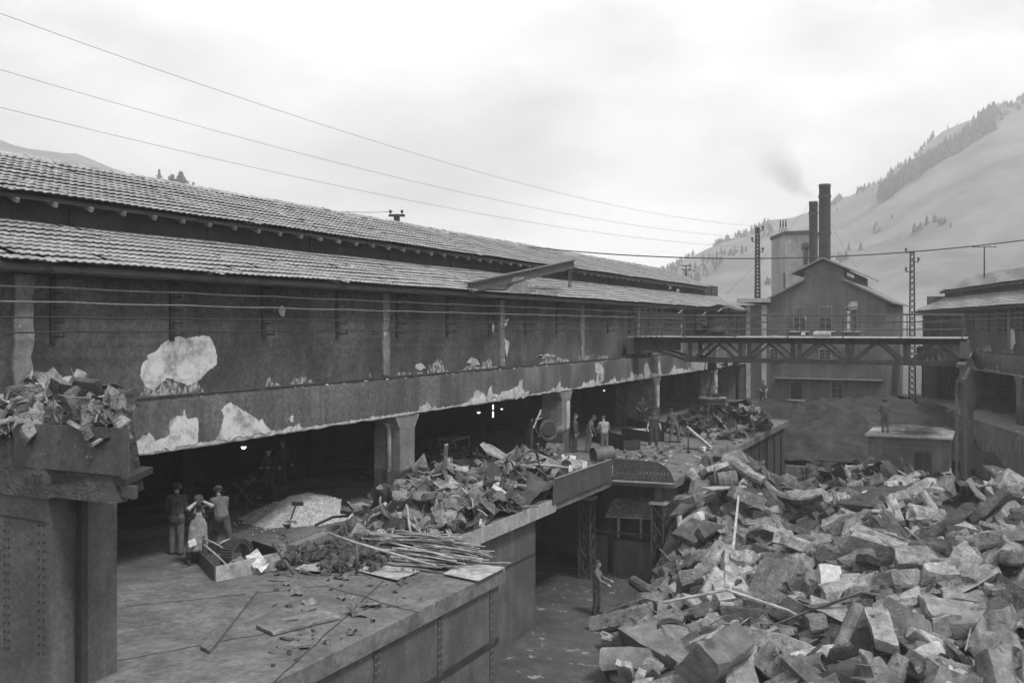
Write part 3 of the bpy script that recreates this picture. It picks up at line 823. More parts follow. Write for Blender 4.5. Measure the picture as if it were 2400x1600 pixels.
def crossarm_pole(u, vt, vb, d, arms, label, w=.5):
    a, c = pD(u, vb, d), pD(u, vt, d); t = thing('telegraph_pole', label, 'pole', a)
    m = MB(); m.tube([a, c], [.07, .05], 6); m.build('post', 'steel_dark', t)
    for v, hw in arms:
        q = pD(u, v, d); m = MB(); m.bar(q - RGT * hw, q + RGT * hw, .06, .06); ar = m.build('crossarm', 'steel_dark', t)
        for s_ in (-1, -.5, .5, 1):
            m = MB(); e = q + RGT * hw * s_ * .95; m.tube([e, e + Vector((0, 0, .12))], [.02, .035], 6); m.build('insulator', 'steel_dark', ar)
crossarm_pole(1608, 621, 652, 82, ((623, .40), (632.5, .39)), 'small telegraph pole with three crossarms behind the far ridge')
crossarm_pole(2307, 577, 665, 74, ((579, .9),), 'telegraph pole with one crossarm above the right-hand hall')
# insulator post on the ridge
q = pX(930, 532, HX - 4.67); t = thing('insulator_post', 'squat wooden post with two insulators on the hall ridge', 'post', q)
m = MB(); m.box(q.x - .09, q.x + .09, q.y - .09, q.y + .09, q.z - .35, q.z + .52); m.build('post', 'steel_dark', t)
m = MB(); m.bar(q + Vector((0, 0, .47)) - RGT * .33, q + Vector((0, 0, .47)) + RGT * .33, .09, .10); m.build('crossarm', 'steel_dark', t)
for s_ in (-.26, .21):
    e = q + RGT * s_ + Vector((0, 0, .5)); m = MB(); m.lathe(e, [(.015, 0), (.015, .06), (.05, .08), (.06, .15), (.03, .2), (.0, .21)], 8); m.build('insulator', 'steel_dark', t)

# steel beam lying over a concrete pier on the lower roof
pb = thing('concrete_pier', 'tapered concrete pier standing on the eave under the steel beam', 'pier', (HX, 36.4, 6.9))
a = pX(1194, 688, HX + .16); c = pX(1247, 688, HX + .16); e = pX(1208, 649, HX + .1); f = pX(1226, 649, HX + .1)
m = MB(); vs_ = [a, c, c + Vector((-.8, .1, .35)), a + Vector((-.8, -.1, .35)), e, f, f + Vector((-.35, 0, 0)), e + Vector((-.35, 0, 0))]
m.add(vs_, [(0, 1, 5, 4), (1, 2, 6, 5), (2, 3, 7, 6), (3, 0, 4, 7), (4, 5, 6, 7), (3, 2, 1, 0)]); m.build('shaft', 'column_concrete', pb)
jb = thing('steel_beam', 'rusty steel I-beam tilted up over the lower roof on a concrete pier', 'beam', (HX + .1, 31.6, 7.0))
a = pX(1097, 674, HX + .1); c = pX(1345, 618, HX - .1); d = (c - a).normalized(); up = Vector((0, 0, 1)) - d * d.z; up.normalize()
for nm, o_, w, h in (('flange', .17, .26, .04), ('flange', -.17, .26, .04), ('web', 0, .03, .34)):
    m = MB(); m.bar(a + up * o_, c + up * o_, w, h); m.build(nm, 'crane_steel', jb)
m = MB(); q = c - d * .55 - up * .2
for s_ in (-.10, .14): m.tube([q + d * s_, q + d * s_ - Vector((0, 0, .75))], .028, 6); m.tube([q + d * s_ - Vector((0, 0, .72)), q + d * (s_ - .05) - Vector((0, 0, .82))], .04, 6)
m.build('hanger', 'crane_steel', jb)
m = MB(); q = pX(1250, 684, HX); m.bar(q, q + Vector((0, 2.3, .02)), .2, .18); tag(m.build('timber_baulk', 'wood'), 'short dark baulk lying on the eave right of the pier', 'timber')
m = MB(); q = pX(1575, 733, HX); q.z = 7.1; m.bar(q, q + Vector((0, 3.5, .0)), .25, .22); tag(m.build('timber_baulk', 'wood_pale'), 'pale baulk lying on the eave near the far end of the hall', 'timber')

# ================================================================== TRAVELLING CRANE
cr = thing('bridge_crane', 'riveted lattice bridge crane spanning the yard', 'crane', (-17.2, 51.2, 4.1))
PX = [-14.13 + 2.625 * k for k in range(6)]
XL, XR = -17.25, -.95
ZB, ZT = 3.90, 5.10
for gi, Y in enumerate((50.2, 52.2)):
    m = MB(); m.box(XL, XR, Y - .13, Y + .13, ZT - .02, ZT + .04); m.box(XL, XR, Y - .02, Y + .02, ZT - .24, ZT - .02); m.box(XL, XR, Y - .13, Y + .13, ZT - .26, ZT - .24); m.build('top_chord', 'crane_steel', cr)
    m = MB(); m.box(PX[0] - .3, PX[-1] + .3, Y - .12, Y + .12, ZB - .06, ZB - .02); m.box(PX[0] - .3, PX[-1] + .3, Y - .02, Y + .02, ZB - .02, ZB + .13); m.build('bottom_chord', 'crane_steel', cr)
    for k, x in enumerate(PX):
        m = MB(); m.box(x - .10, x + .10, Y - .07, Y + .07, ZB, ZT - .2); m.build('post', 'crane_steel', cr)
        m = MB(); m.prism([(x - .34, Y - .085, ZB - .05), (x + .34, Y - .085, ZB - .05), (x + .26, Y - .085, ZB + .26), (x - .26, Y - .085, ZB + .26)], (0, .03, 0)); gs = m.build('gusset', 'crane_steel', cr)
        if gi == 0:
            m = MB()
            for dx in (-.2, -.07, .07, .2): m.box(x + dx - .015, x + dx + .015, Y - .095, Y - .084, ZB + .08, ZB + .11)
            m.build('rivet_row', 'rivet', gs)
    for x in PX[:-1]:
        xm = x + 1.3125
        for a, c in (((x + .2, Y, ZB + .12), (xm - .12, Y, ZT - .22)), ((x + 2.625 - .2, Y, ZB + .12), (xm + .12, Y, ZT - .22))):
            m = MB(); m.bar(a, c, .13, .13, (0, 1, 0)); m.build('diagonal', 'crane_steel', cr)
    for a, c in (((PX[0] - .1, Y, ZB + .02), (XL + .55, Y, ZT - .45)), ((PX[-1] + .1, Y, ZB + .02), (XR - .2, Y, ZT - .45))):
        m = MB(); m.bar(a, c, .15, .15, (0, 1, 0)); m.build('diagonal', 'crane_steel', cr)
    m = MB(); m.box(XL, XL + 2.0, Y - .03, Y + .03, 4.42, ZT - .24); m.build('end_plate', 'crane_steel', cr)
for x0, nm in ((XL - .05, 0), (XR - .3, 1)):
    m = MB(); m.box(x0, x0 + .36, 49.2, 53.2, 4.25, 5.0); ec = m.build('end_carriage', 'crane_steel', cr)
    for y in (49.7, 52.7):
        m = MB(); m.tube([(x0 + .05, y, 4.29), (x0 + .2, y, 4.29)], .19, 16); m.build('wheel', 'steel_dark', ec)
m = MB(); m.box(XL, XR, 49.25, 50.05, ZT + .045, ZT + .09); m.build('walkway', 'crane_deck', cr)
m = MB(); m.box(XL, XR, 52.4, 53.0, ZT + .045, ZT + .09); m.build('walkway', 'crane_deck', cr)
for Y in (49.22, 53.02):
    for k in range(7):
        x = XL + .5 + 2.6 * k; m = MB(); m.tube([(x, Y, ZT), (x, Y, 6.28)], .028, 6); m.build('stanchion', 'crane_steel', cr)
    for z in (6.28, 5.92, 5.56):
        m = MB(); m.tube([(XL + .4, Y, z), (XR - .1, Y, z)], .026, 6); m.build('handrail', 'crane_steel', cr)
for x in frange(XL + .4, XL + 1.9, 6):
    m = MB(); m.tube([(x, 49.24, ZT), (x, 49.24, 6.7)], .025, 6); m.build('collector_post', 'crane_steel', cr)
for k, z in enumerate(frange(5.3, 6.65, 5)):
    m = MB(); m.tube([(XL + .3, 49.15, z), (XL + 2.3, 49.15, z)], .018, 6); m.build('collector_bar', 'crane_steel', cr)
# trolley
tr = thing('crane_trolley', 'dark hoist trolley with a sheet roof riding on the bridge crane', 'hoist', (-13.3, 51.2, ZT + .05))
m = MB(); m.box(-14.6, -12.1, 50.25, 52.2, ZT + .06, ZT + .22); m.build('frame', 'steel_dark', tr)
m = MB(); m.tube([(-13.9, 50.5, 5.62), (-13.9, 52.0, 5.62)], .3, 16); m.build('rope_drum', 'crane_steel', tr, True)
m = MB(); m.tube([(-13.1, 50.6, 5.55), (-12.4, 50.6, 5.55)], .25, 14); m.build('motor', 'steel_box', tr, True)
m = MB(); m.box(-14.45, -13.95, 50.3, 50.6, 5.3, 6.5); m.build('control_box', 'steel_dark', tr)
m = MB(); m.box(-13.5, -13.2, 51.2, 51.7, 5.3, 6.1); m.build('gearbox', 'steel_box', tr)
for x in (-14.5, -12.15):
    for y in (50.3, 52.1):
        m = MB(); m.bar((x, y, 5.3), (x, y, 6.62), .06); m.build('post', 'steel_dark', tr)
m = MB(); m.prism([(-14.8, 50.0, 6.55), (-13.2, 50.0, 6.66), (-12.55, 50.0, 6.8), (-11.7, 50.0, 6.52), (-11.7, 50.0, 6.56), (-12.55, 50.0, 6.85), (-13.2, 50.0, 6.71), (-14.8, 50.0, 6.6)], (0, 2.4, 0)); m.build('roof', 'steel_dark', tr)
for x, z in ((-14.6, 6.48), (-12.5, 6.55), (-13.35, 6.35)):
    m = MB(); m.bar((x - .12, 50.0, z - .1), (x + .12, 50.0, z + .1), .03, .16, (0, 1, 0)); m.build('name_plate', 'paper', tr)
for (u0, u1, v0, v1, lab) in ((1907, 1947, 760, 773, 'pale corrugated bundle lying on the crane walkway'), (1807, 1822, 772, 775, 'flat pale slat lying on the crane walkway'), (1878, 1887, 764, 774, 'small pale sack on the crane walkway')):
    a = pY(u0, v0, 49.7); c = pY(u1, v1, 49.7); m = MB(); m.tube([(a.x, 49.7, (a.z + c.z) / 2), (c.x, 49.7, (a.z + c.z) / 2)], max(.03, (a.z - c.z) / 2), 8)
    o = m.build('bundle', 'sheet_pale'); o.location.z += (ZT + .092) - ((a.z + c.z) / 2 - max(.03, (a.z - c.z) / 2)); tag(o, lab, 'bundle')
# runway trestle for the right-hand end
tre = thing('crane_runway_trestle', 'steel trestle with a rail under the right end of the bridge crane', 'trestle', (-.9, 60, GZ))
m = MB(); m.box(-1.3, -.95, 46, 75.5, 3.3, 3.42); m.box(-1.16, -1.09, 46, 75.5, 3.4, 4.0); m.box(-1.3, -.95, 46, 75.5, 3.98, 4.09); m.build('runway_girder', 'crane_steel', tre)
for y in (47, 56, 65, 74):
    for x in (-1.3, -.95):
        m = MB(); m.bar((x, y, GZ), (x, y, 3.3), .14); m.build('leg', 'crane_steel', tre)
    m = MB()
    for k in range(6): m.bar((-1.3, y, GZ + 1.2 * k), (-.95, y, GZ + 1.2 * (k + 1)), .05); m.bar((-.95, y, GZ + 1.2 * k), (-1.3, y, GZ + 1.2 * (k + 1)), .05)
    m.build('lacing', 'crane_steel', tre)

# lifting magnet on its chains
q = pY(1669, 938, 51.2)
mg = thing('lifting_magnet', 'round lifting magnet hanging on chains from the bridge crane', 'magnet', (q.x, 51.2, q.z - .2))
m = MB(); m.lathe((q.x, 51.2, q.z), [(.60, -.26), (.70, -.22), (.70, -.08), (.66, -.05), (.74, -.02), (.74, .12), (.70, .16), (.35, .20), (.30, .26), (.12, .28)], 32); m.build('body', 'steel_box', mg, True)
m = MB(); m.lathe((q.x, 51.2, q.z), [(.715, .121), (.745, .125), (.735, .165), (.36, .205), (.35, .19)], 32); m.build('rim', 'sheet_pale', mg, True)
m = MB(); m.box(q.x + .08, q.x + .42, 50.9, 51.2, q.z + .19, q.z + .36); m.build('junction_box', 'steel_dark', mg)
hz = ZB - .2
for k in range(3):
    t0 = 2.1 * k + .4; a = Vector((q.x + .45 * math.cos(t0), 51.2 + .45 * math.sin(t0), q.z + .18)); b_ = Vector((q.x, 51.2, q.z + 1.15))
    n_ = 9
    ch = MB()
    for i in range(n_):
        c0 = a.lerp(b_, (i + .05) / n_); c1 = a.lerp(b_, (i + .95) / n_); d = (c1 - c0).normalized(); sd = d.cross(Vector((1, .3, .2)) if i % 2 else Vector((.3, 1, .1))).normalized() * .035
        ch.tube([c0 + sd, c1 + sd], .018, 5); ch.tube([c0 - sd, c1 - sd], .018, 5); ch.tube([c0 + sd, c0 - sd], .018, 5)
    ch.build('chain', 'steel_dark', mg)
m = MB(); m.tube([(q.x, 51.2, q.z + 1.1), (q.x, 51.2, q.z + 1.35), (q.x + .1, 51.2, q.z + 1.5), (q.x, 51.2, q.z + 1.65)], .06, 8); m.build('hook', 'steel_dark', mg)
m = MB(); m.box(q.x - .2, q.x + .2, 51.0, 51.4, q.z + 1.6, q.z + 2.0); m.build('pulley_block', 'steel_dark', mg)
m = MB()
for dx in (-.12, 0, .12): m.tube([(q.x + dx, 51.2, q.z + 1.95), (q.x + dx * 1.6, 51.2, ZT + .1)], .022, 5)
m.build('hoist_rope', 'steel_dark', mg)
m = MB(); pts = [(q.x - .25 - .12 * math.sin(t * 3), 51.1, q.z + .3 + (ZB - q.z) * t) for t in frange(0, 1, 14)]; m.tube(pts, .025, 6); m.build('power_cable', 'rubber', mg)

# ================================================================== SCRAP PIECES
def hull_piece(rg, sx, sy, sz, n=14):
    bm = bmesh.new()
    for i in range(n):
        p = Vector((rg.uniform(-1, 1), rg.uniform(-1, 1), rg.uniform(-1, 1)))
        k = max(abs(p.x), abs(p.y), abs(p.z)); p = p / k * rg.uniform(.75, 1.0)
        bm.verts.new((p.x * sx, p.y * sy, p.z * sz))
    r_ = bmesh.ops.convex_hull(bm, input=bm.verts)
    bmesh.ops.delete(bm, geom=[e for e in r_['geom_interior'] if isinstance(e, bmesh.types.BMVert)], context='VERTS')
    bmesh.ops.recalc_face_normals(bm, faces=bm.faces)
    m = MB(); bm.verts.index_update(); m.add([v.co.copy() for v in bm.verts], [[v.index for v in f.verts] for f in bm.faces]); bm.free(); return m
def slab_piece(rg, L_, W, T):
    n = rg.randint(5, 8); ang = sorted(rg.uniform(0, 6.283) for _ in range(n))
    ang = [6.283 * i / n + rg.uniform(-.3, .3) for i in range(n)]
    pts = [(L_ * math.cos(t) * rg.uniform(.7, 1.05), W * math.sin(t) * rg.uniform(.7, 1.05)) for t in ang]
    m = MB(); k = rg.uniform(.8, .97); bx_, by_ = rg.uniform(-.12, .12), rg.uniform(-.12, .12)
    lo = [(x, y, -T / 2 + x * bx_) for x, y in pts]; mid = [(x * 1.02, y * 1.02, T * .3 + x * bx_ + rg.uniform(-.02, .02)) for x, y in pts]; hi = [(x * k, y * k, T / 2 + x * bx_ + rg.uniform(-.03, .03)) for x, y in pts]
    fs_ = [tuple(range(n - 1, -1, -1))] + [(i, (i + 1) % n, n + (i + 1) % n, n + i) for i in range(n)] + [(n + i, n + (i + 1) % n, 2 * n + (i + 1) % n, 2 * n + i) for i in range(n)]
    c = (0, 0, T / 2 + rg.uniform(-.02, .05)); fs_ += [(2 * n + i, 2 * n + (i + 1) % n, 3 * n) for i in range(n)]
    m.add(lo + mid + hi + [c], fs_); return m
def rough_piece(rg, L_, W, T, corners=None):
    """Broken slab or block: few-cornered outline, chipped and chamfered edges, uneven top."""
    k = corners or rg.randint(4, 6); a0 = rg.uniform(0, 6.28) if corners is None else .785
    cs = []
    for i in range(k):
        t = a0 + 6.283 * i / k + rg.uniform(-.28, .28); q = rg.uniform(.8, 1.12) * (1.35 if corners else 1.0); cs.append((L_ * math.cos(t) * q, W * math.sin(t) * q))
    pts = []
    for i in range(k):
        a, c = cs[i], cs[(i + 1) % k]
        for t in ((0, .5) if k > 4 else (0, .33, .67)):
            j = .035 if t else 0; pts.append((a[0] + (c[0] - a[0]) * t + rg.gauss(0, j * L_), a[1] + (c[1] - a[1]) * t + rg.gauss(0, j * W)))
    n = len(pts); rings = []; bx_, by_ = rg.uniform(-.1, .1), rg.uniform(-.1, .1)
    for sc, z in ((.9, -.5), (1.0, -.34), (1.0, .36), (.965, .48), (.5, .5)):
        e = 0.02 if sc > .6 else .05
        rings += [(x * sc * (1 + rg.gauss(0, e)), y * sc * (1 + rg.gauss(0, e)), z * T + x * bx_ + rg.gauss(0, .05 * T + .006)) for x, y in pts]
    fs_ = [tuple(range(n - 1, -1, -1))]
    for r_ in range(4):
        for i in range(n): i2 = (i + 1) % n; fs_.append((r_ * n + i, r_ * n + i2, (r_ + 1) * n + i2, (r_ + 1) * n + i))
    fs_.append(tuple(4 * n + i for i in range(n)))
    m = MB(); m.add(rings, fs_); return m
def sheet_piece(rg, L_, W, curl=.6, nx=6, ny=4, T=.02, crumple=.08, teeth=.12):
    s0 = rg.uniform(0, 99); vs_ = []
    for side in (0, 1):
        for j in range(ny):
            for i in range(nx):
                x = (i / (nx - 1) - .5) * L_; y = (j / (ny - 1) - .5) * W
                if i in (0, nx - 1): x *= 1 - rg.random() * teeth * (side == 0) - .0
                if j in (0, ny - 1): y *= 1 - fbm(x * 3 + s0, j) * teeth
                z = curl * x * x / max(.2, L_) + fbm(x * 2 + s0, y * 2) * crumple * 2 - side * T
                vs_.append((x, y, z))
    n = nx * ny; fs_ = []
    for j in range(ny - 1):
        for i in range(nx - 1):
            a = j * nx + i; fs_.append((a, a + 1, a + nx + 1, a + nx)); fs_.append((n + a, n + a + nx, n + a + nx + 1, n + a + 1))
    per = [i for i in range(nx)] + [j * nx + nx - 1 for j in range(1, ny)] + [(ny - 1) * nx + i for i in range(nx - 2, -1, -1)] + [j * nx for j in range(ny - 2, 0, -1)]
    for i in range(len(per)): a, c = per[i], per[(i + 1) % len(per)]; fs_.append((c, a, n + a, n + c))
    m = MB(); m.add(vs_, fs_); return m
def bar_piece(rg, L_, w, bend=.0):
    m = MB(); a = (-L_ / 2, 0, 0); c = (L_ / 2, 0, 0)
    if bend:
        m.tube([(-L_ / 2, 0, 0), (-L_ * .15, 0, bend * .8), (L_ * .2, bend * .3, bend), (L_ / 2, 0, 0)], w / 2, 6)
    else: m.bar(a, c, w, w * rg.uniform(.3, 1))
    return m
def pipe_piece(rg, L_, r, t=.75, n=10):
    vs_, fs_ = [], []
    for (x, rr) in ((-L_ / 2, r), (L_ / 2, r), (L_ / 2, r * t), (-L_ / 2, r * t)):
        for k in range(n): a = 6.283 * k / n; vs_.append((x, rr * math.cos(a), rr * math.sin(a)))
    for i in range(4):
        for k in range(n): k2 = (k + 1) % n; j = (i + 1) % 4; fs_.append((i * n + k, i * n + k2, j * n + k2, j * n + k))
    m = MB(); m.add(vs_, fs_); return m
def angle_piece(rg, L_, w):
    m = MB(); m.box(-L_ / 2, L_ / 2, 0, w, 0, .02); m.box(-L_ / 2, L_ / 2, 0, .02, .02, w); return m
rgl = random.Random(21)
LIB = {
 'chunk': [rough_piece(rgl, rgl.uniform(.36, .52), rgl.uniform(.22, .34), rgl.uniform(.16, .30)) for _ in range(12)] + [rough_piece(rgl, rgl.uniform(.45, .65), rgl.uniform(.26, .42), rgl.uniform(.10, .18)) for _ in range(8)],
 'block': [rough_piece(rgl, rgl.uniform(.46, .7), rgl.uniform(.15, .22), rgl.uniform(.2, .3), 4) for _ in range(8)],
 'plate': [sheet_piece(rgl, rgl.uniform(.7, 1.1), rgl.uniform(.4, .7), rgl.uniform(-.3, .5), 4, 3, .03, .03) for _ in range(5)],
 'crumpled_sheet': [sheet_piece(rgl, rgl.uniform(.8, 1.6), rgl.uniform(.5, .9), rgl.uniform(-.35, .6), 9, 6, .035, .11, .35) for _ in range(7)],
 'bar': [bar_piece(rgl, rgl.uniform(.9, 1.7), rgl.uniform(.05, .1)) for _ in range(4)] + [bar_piece(rgl, rgl.uniform(1.2, 2.2), rgl.uniform(.035, .05), rgl.uniform(.1, .35)) for _ in range(4)],
 'pipe': [pipe_piece(rgl, rgl.uniform(.5, 1.2), rgl.uniform(.06, .16)) for _ in range(4)],
 'ring': [pipe_piece(rgl, rgl.uniform(.1, .2), rgl.uniform(.2, .35), .8, 14) for _ in range(2)],
 'angle_iron': [angle_piece(rgl, rgl.uniform(.8, 1.6), rgl.uniform(.07, .12)) for _ in range(3)],
 'casting': [hull_piece(rgl, rgl.uniform(.1, .2), rgl.uniform(.1, .16), rgl.uniform(.06, .12), 10) for _ in range(6)],
}
NAMES = {'chunk': 'scrap_chunk', 'block': 'iron_block', 'plate': 'scrap_plate', 'crumpled_sheet': 'crumpled_sheet', 'bar': 'scrap_bar', 'pipe': 'scrap_pipe', 'ring': 'iron_ring', 'angle_iron': 'angle_iron', 'casting': 'small_casting'}
MCACHE = {}
def lib_mesh(kind, k, mat):
    key = (kind, k, mat)
    if key not in MCACHE:
        me = LIB[kind][k].mesh(NAMES[kind]); me.shade_smooth(); me.set_sharp_from_angle(angle=R(33)); me.materials.append(M[mat]); MCACHE[key] = me
    return MCACHE[key]
def normal_at(fz, x, y, e=.35):
    return Vector((fz(x - e, y) - fz(x + e, y), fz(x, y - e) - fz(x, y + e), 2 * e)).normalized()
def pick(rg, table):
    t = rg.random() * sum(w for _, w in table)
    for k, w in table:
        t -= w
        if t <= 0: return k
    return table[-1][0]
def heap(name, label, cat, region, fz, kinds, mats, n_part, n_stuff, size, seed, core='heap_core', zmin=-99, tilt=.55, lift=.05, core_n=40, keep=lambda x, y, z: True, fines=0):
    rg = random.Random(seed); x0, x1, y0, y1 = region
    cx, cy = (x0 + x1) / 2, (y0 + y1) / 2
    root = thing(name, label, cat, (cx, cy, max(zmin, GZ)))
    xs, ys = frange(x0, x1, core_n), frange(y0, y1, core_n)
    m = MB(); vs_ = [(x, y, max(fz(x, y) - .12 + fbm(x * 1.5, y * 1.5, 4) * .12, zmin - .2)) for y in ys for x in xs]; n = core_n
    fs_ = [(j * n + i, j * n + i + 1, (j + 1) * n + i + 1, (j + 1) * n + i) for j in range(n - 1) for i in range(n - 1)]
    fs_ = [f for f in fs_ if max(vs_[i][2] for i in f) > zmin + .02]
    m.add(vs_, fs_); o = m.build('heap_core', core, root); tag(o, None, None, None, 'stuff')
    spots = []
    tries = 0
    while len(spots) < n_part + n_stuff and tries < 60000:
        tries += 1
        x, y = rg.uniform(x0, x1), rg.uniform(y0, y1); z = fz(x, y)
        if z <= zmin + .05 or not keep(x, y, z): continue
        spots.append((x, y, z))
    spots.sort(key=lambda p: (Vector(p) - CAM).length)
    spots = [s_ for s_ in spots]
    big = spots[:]
    mm = {}
    for i, (x, y, z) in enumerate(big):
        part = i < n_part
        kind = pick(rg, kinds); k = rg.randrange(len(LIB[kind])); mat = pick(rg, mats)
        nr = normal_at(fz, x, y); nr = (nr + Vector((rg.gauss(0, tilt), rg.gauss(0, tilt), rg.gauss(0, tilt * .4)))).normalized()
        q = nr.to_track_quat('Z', 'Y').to_matrix().to_4x4() @ Matrix.Rotation(rg.uniform(0, 6.283), 4, 'Z')
        s_ = size * rg.lognormvariate(0, .34)
        q = q @ Matrix.Diagonal((s_, s_ * rg.uniform(.85, 1.15), s_ * rg.uniform(.85, 1.15), 1))
        q.translation = Vector((x, y, z + rg.uniform(-.03, lift * 2)))
        if part:
            q2 = q.copy(); q2.translation = q.translation - ORG[root.name]
            inst(lib_mesh(kind, k, mat), NAMES[kind], root, q2)
        else:
            t = LIB[kind][k]; mm.setdefault(mat, MB()).add([q @ p for p in t.v], t.f)
    for mat, b_ in mm.items():
        o = b_.build('loose_scrap', mat, root); tag(o, None, None, None, 'stuff')
    if fines:
        b_ = MB(); k_ = 0
        while k_ < fines:
            x, y = rg.uniform(x0, x1), rg.uniform(y0, y1); z = fz(x, y)
            if z <= zmin + .05 or not keep(x, y, z): continue
            k_ += 1; t = LIB['casting'][rg.randrange(len(LIB['casting']))]; s_ = rg.uniform(.25, 1.1)
            q = Matrix.Translation((x, y, z + rg.uniform(-.02, .16))) @ Euler((rg.uniform(0, 6), rg.uniform(0, 6), rg.uniform(0, 6))).to_matrix().to_4x4() @ Matrix.Scale(s_, 4); b_.add([q @ p_ for p_ in t.v], t.f)
        o = b_.build('fine_scrap', 'scrap_dark', root); tag(o, None, None, None, 'stuff')
    return root
def cone(cx, cy, h, slope, base, sx=1.0, sy=1.0, round_=.5):
    def f(x, y):
        d = math.hypot((x - cx) * sx, (y - cy) * sy); d = math.sqrt(d * d + round_ * round_) - round_
        return base + h - slope * d
    return f

# --- the great heap in the yard
c1 = cone(-9.0, 37.8, 4.2, .74, GZ, 1, .95, .5)
c2 = cone(-4.6, 46.5, 3.3, .60, GZ, .8, 1, 1.0)
c3 = cone(-1.2, 39.0, 3.9, .55, GZ, .7, 1, 1.2)
c4 = cone(-4.6, 32.4, 2.3, .5, GZ, .8, 1, 1.6)
c5 = cone(1.0, 31.0, 3.3, .5, GZ, .7, 1, 1.5)
c6 = cone(-2.4, 27.5, 1.9, .5, GZ, .7, 1, 1.6)
def main_z(x, y): return max(c1(x, y), c4(x, y), c3(x, y), c5(x, y), c6(x, y)) + fbm(x * .7, y * .7, 1) * .35 + fbm(x * 2, y * 2, 5) * .1
heap('scrap_heap', 'great heap of broken iron slabs and chunks against the far landing', 'heap', (-10.7, 7.0, 22.5, 44), main_z,
     (('chunk', 9), ('block', 6), ('plate', 1.5), ('pipe', .9), ('bar', 1.2), ('ring', .3), ('angle_iron', .8), ('crumpled_sheet', .5)), (('scrap_light', 4), ('scrap_mid', 5), ('scrap_dark', 1.6), ('scrap_white', .12)),
     300, 1300, 1.26, 11, zmin=GZ, tilt=.38, lift=.12, core_n=60, keep=lambda x, y, z: x > -10.3, fines=2600)
def back_z(x, y): return c2(x, y) + fbm(x * .8, y * .8, 7) * .35
heap('dark_scrap_heap', 'darker heap of tangled light scrap behind the great heap', 'heap', (-9.5, 2.0, 42, 52), back_z,
     (('crumpled_sheet', 4), ('chunk', 3), ('bar', 3), ('pipe', 1), ('plate', 2)), (('scrap_dark', 5), ('scrap_mid', 3), ('scrap_light', 1), ('scrap_white', .15)), 220, 330, .85, 12, zmin=GZ, tilt=.8, lift=.12)
# --- turnings mound at the end of the yard
def mound_z(x, y):
    return -.15 - .42 * max(0, 73 - y) ** 1.0 * .45 + fbm(x * .25, y * .25, 2) * .8 + fbm(x * 1.1, y * 1.1, 6) * .14 + 1.3 * math.exp(-((x + 7.0) / 4.0) ** 2 - ((y - 69) / 5) ** 2) + abs(fbm(x * .8, y * .5, 3)) * .35
o = grid_mesh('turnings_mound', frange(-17, 6, 110), frange(60.5, 76.9, 80), lambda x, y: max(GZ - .1, mound_z(x, y)), 'turnings')
tag(o, 'dark mound of fine iron turnings before the gabled workshop', 'mound')
low = thing('low_yard_wall', 'low kerb wall with a rail crossing the yard behind the scrap', 'wall', (-5, 57.6, GZ))
m = MB(); m.box(-10.6, 3, 57.5, 57.8, GZ, -2.3); m.build('kerb', 'column_concrete', low)
m = MB(); m.tube([(-9, 57.6, -1.9), (-2.5, 57.6, -1.9)], .05, 6); m.build('rail', 'steel_dark', low)
for x in (-8.6, -6.5, -4.4): m = MB(); m.tube([(x, 57.6, -2.4), (x, 57.6, -1.9)], .05, 6); m.build('post', 'steel_dark', low)

# --- crumpled sheet heap on the near platform
b1 = cone(-14.7, 25.6, 1.15, .62, 0, .95, .8, .35); b2 = cone(-14.0, 29.2, 1.0, .6, 0, 1.0, .8, .4); b3 = cone(-14.9, 22.9, .5, .42, 0, 1, 1, .4); b4 = cone(-14.3, 32.4, .75, .4, 0, 1.0, .7, .5)
def sheet_z(x, y): return max(b1(x, y), b2(x, y), b3(x, y), b4(x, y)) + fbm(x * 1.3, y * 1.3, 3) * .14
heap('sheet_scrap_heap', 'heap of torn sheet metal, pipes and rods on the platform beside the first column', 'heap', (-16.7, -12.95, 21.3, 34.4), sheet_z,
     (('crumpled_sheet', 6), ('plate', 1.6), ('bar', 5.0), ('pipe', 1.2), ('ring', .5), ('chunk', 1.0), ('angle_iron', 1)), (('scrap_light', 4), ('scrap_mid', 4.5), ('scrap_dark', 2.6), ('scrap_white', .12)),
     230, 420, .82, 13, zmin=0.0, tilt=.55, lift=.10, core_n=46, fines=900, keep=lambda x, y, z: (x < -13.9 and y < 33.4) or (y < 27.8 and x < -13.2))
dq = pZ(850, 1302, 0)
heap('dirt_spread', 'low spread of dirt and chips on the deck left of the lath bundle', 'debris', (dq.x - 1.5, dq.x + 1.3, dq.y - 2.0, dq.y + 2.0), lambda x, y: .10 - .055 * math.hypot((x - dq.x) * 1.1, (y - dq.y) * .8) + fbm(x * 1.7, y * 1.7, 3) * .06,
     (('casting', 5), ('bar', 1.2), ('plate', .6), ('crumpled_sheet', .5)), (('scrap_dark', 3), ('scrap_mid', 4), ('scrap_light', 2)), 140, 120, .30, 61, zmin=-.03, tilt=.5, lift=.03, core_n=30, fines=700)
# --- heap below the magnet
d1 = cone(-13.0, 50.9, 1.12, .72, 0, 1, 1, .5); d2 = cone(-12.1, 52.5, 1.2, .7, 0, .9, .9, .5); d3 = cone(-14.2, 51.6, .9, .7, 0)
def mag_z(x, y): return max(d1(x, y), d2(x, y), d3(x, y)) + fbm(x * 1.6, y * 1.6, 8) * .15
heap('magnet_scrap_heap', 'dark heap of light scrap gathered right under the lifting magnet', 'heap', (-15.2, -11.1, 48.6, 55), mag_z,
     (('crumpled_sheet', 4), ('bar', 3), ('plate', 2), ('casting', 2), ('pipe', 1)), (('scrap_dark', 5), ('scrap_mid', 3), ('scrap_light', 1.3), ('scrap_white', .2)), 160, 330, .62, 14, zmin=0.0, tilt=.9, lift=.1)
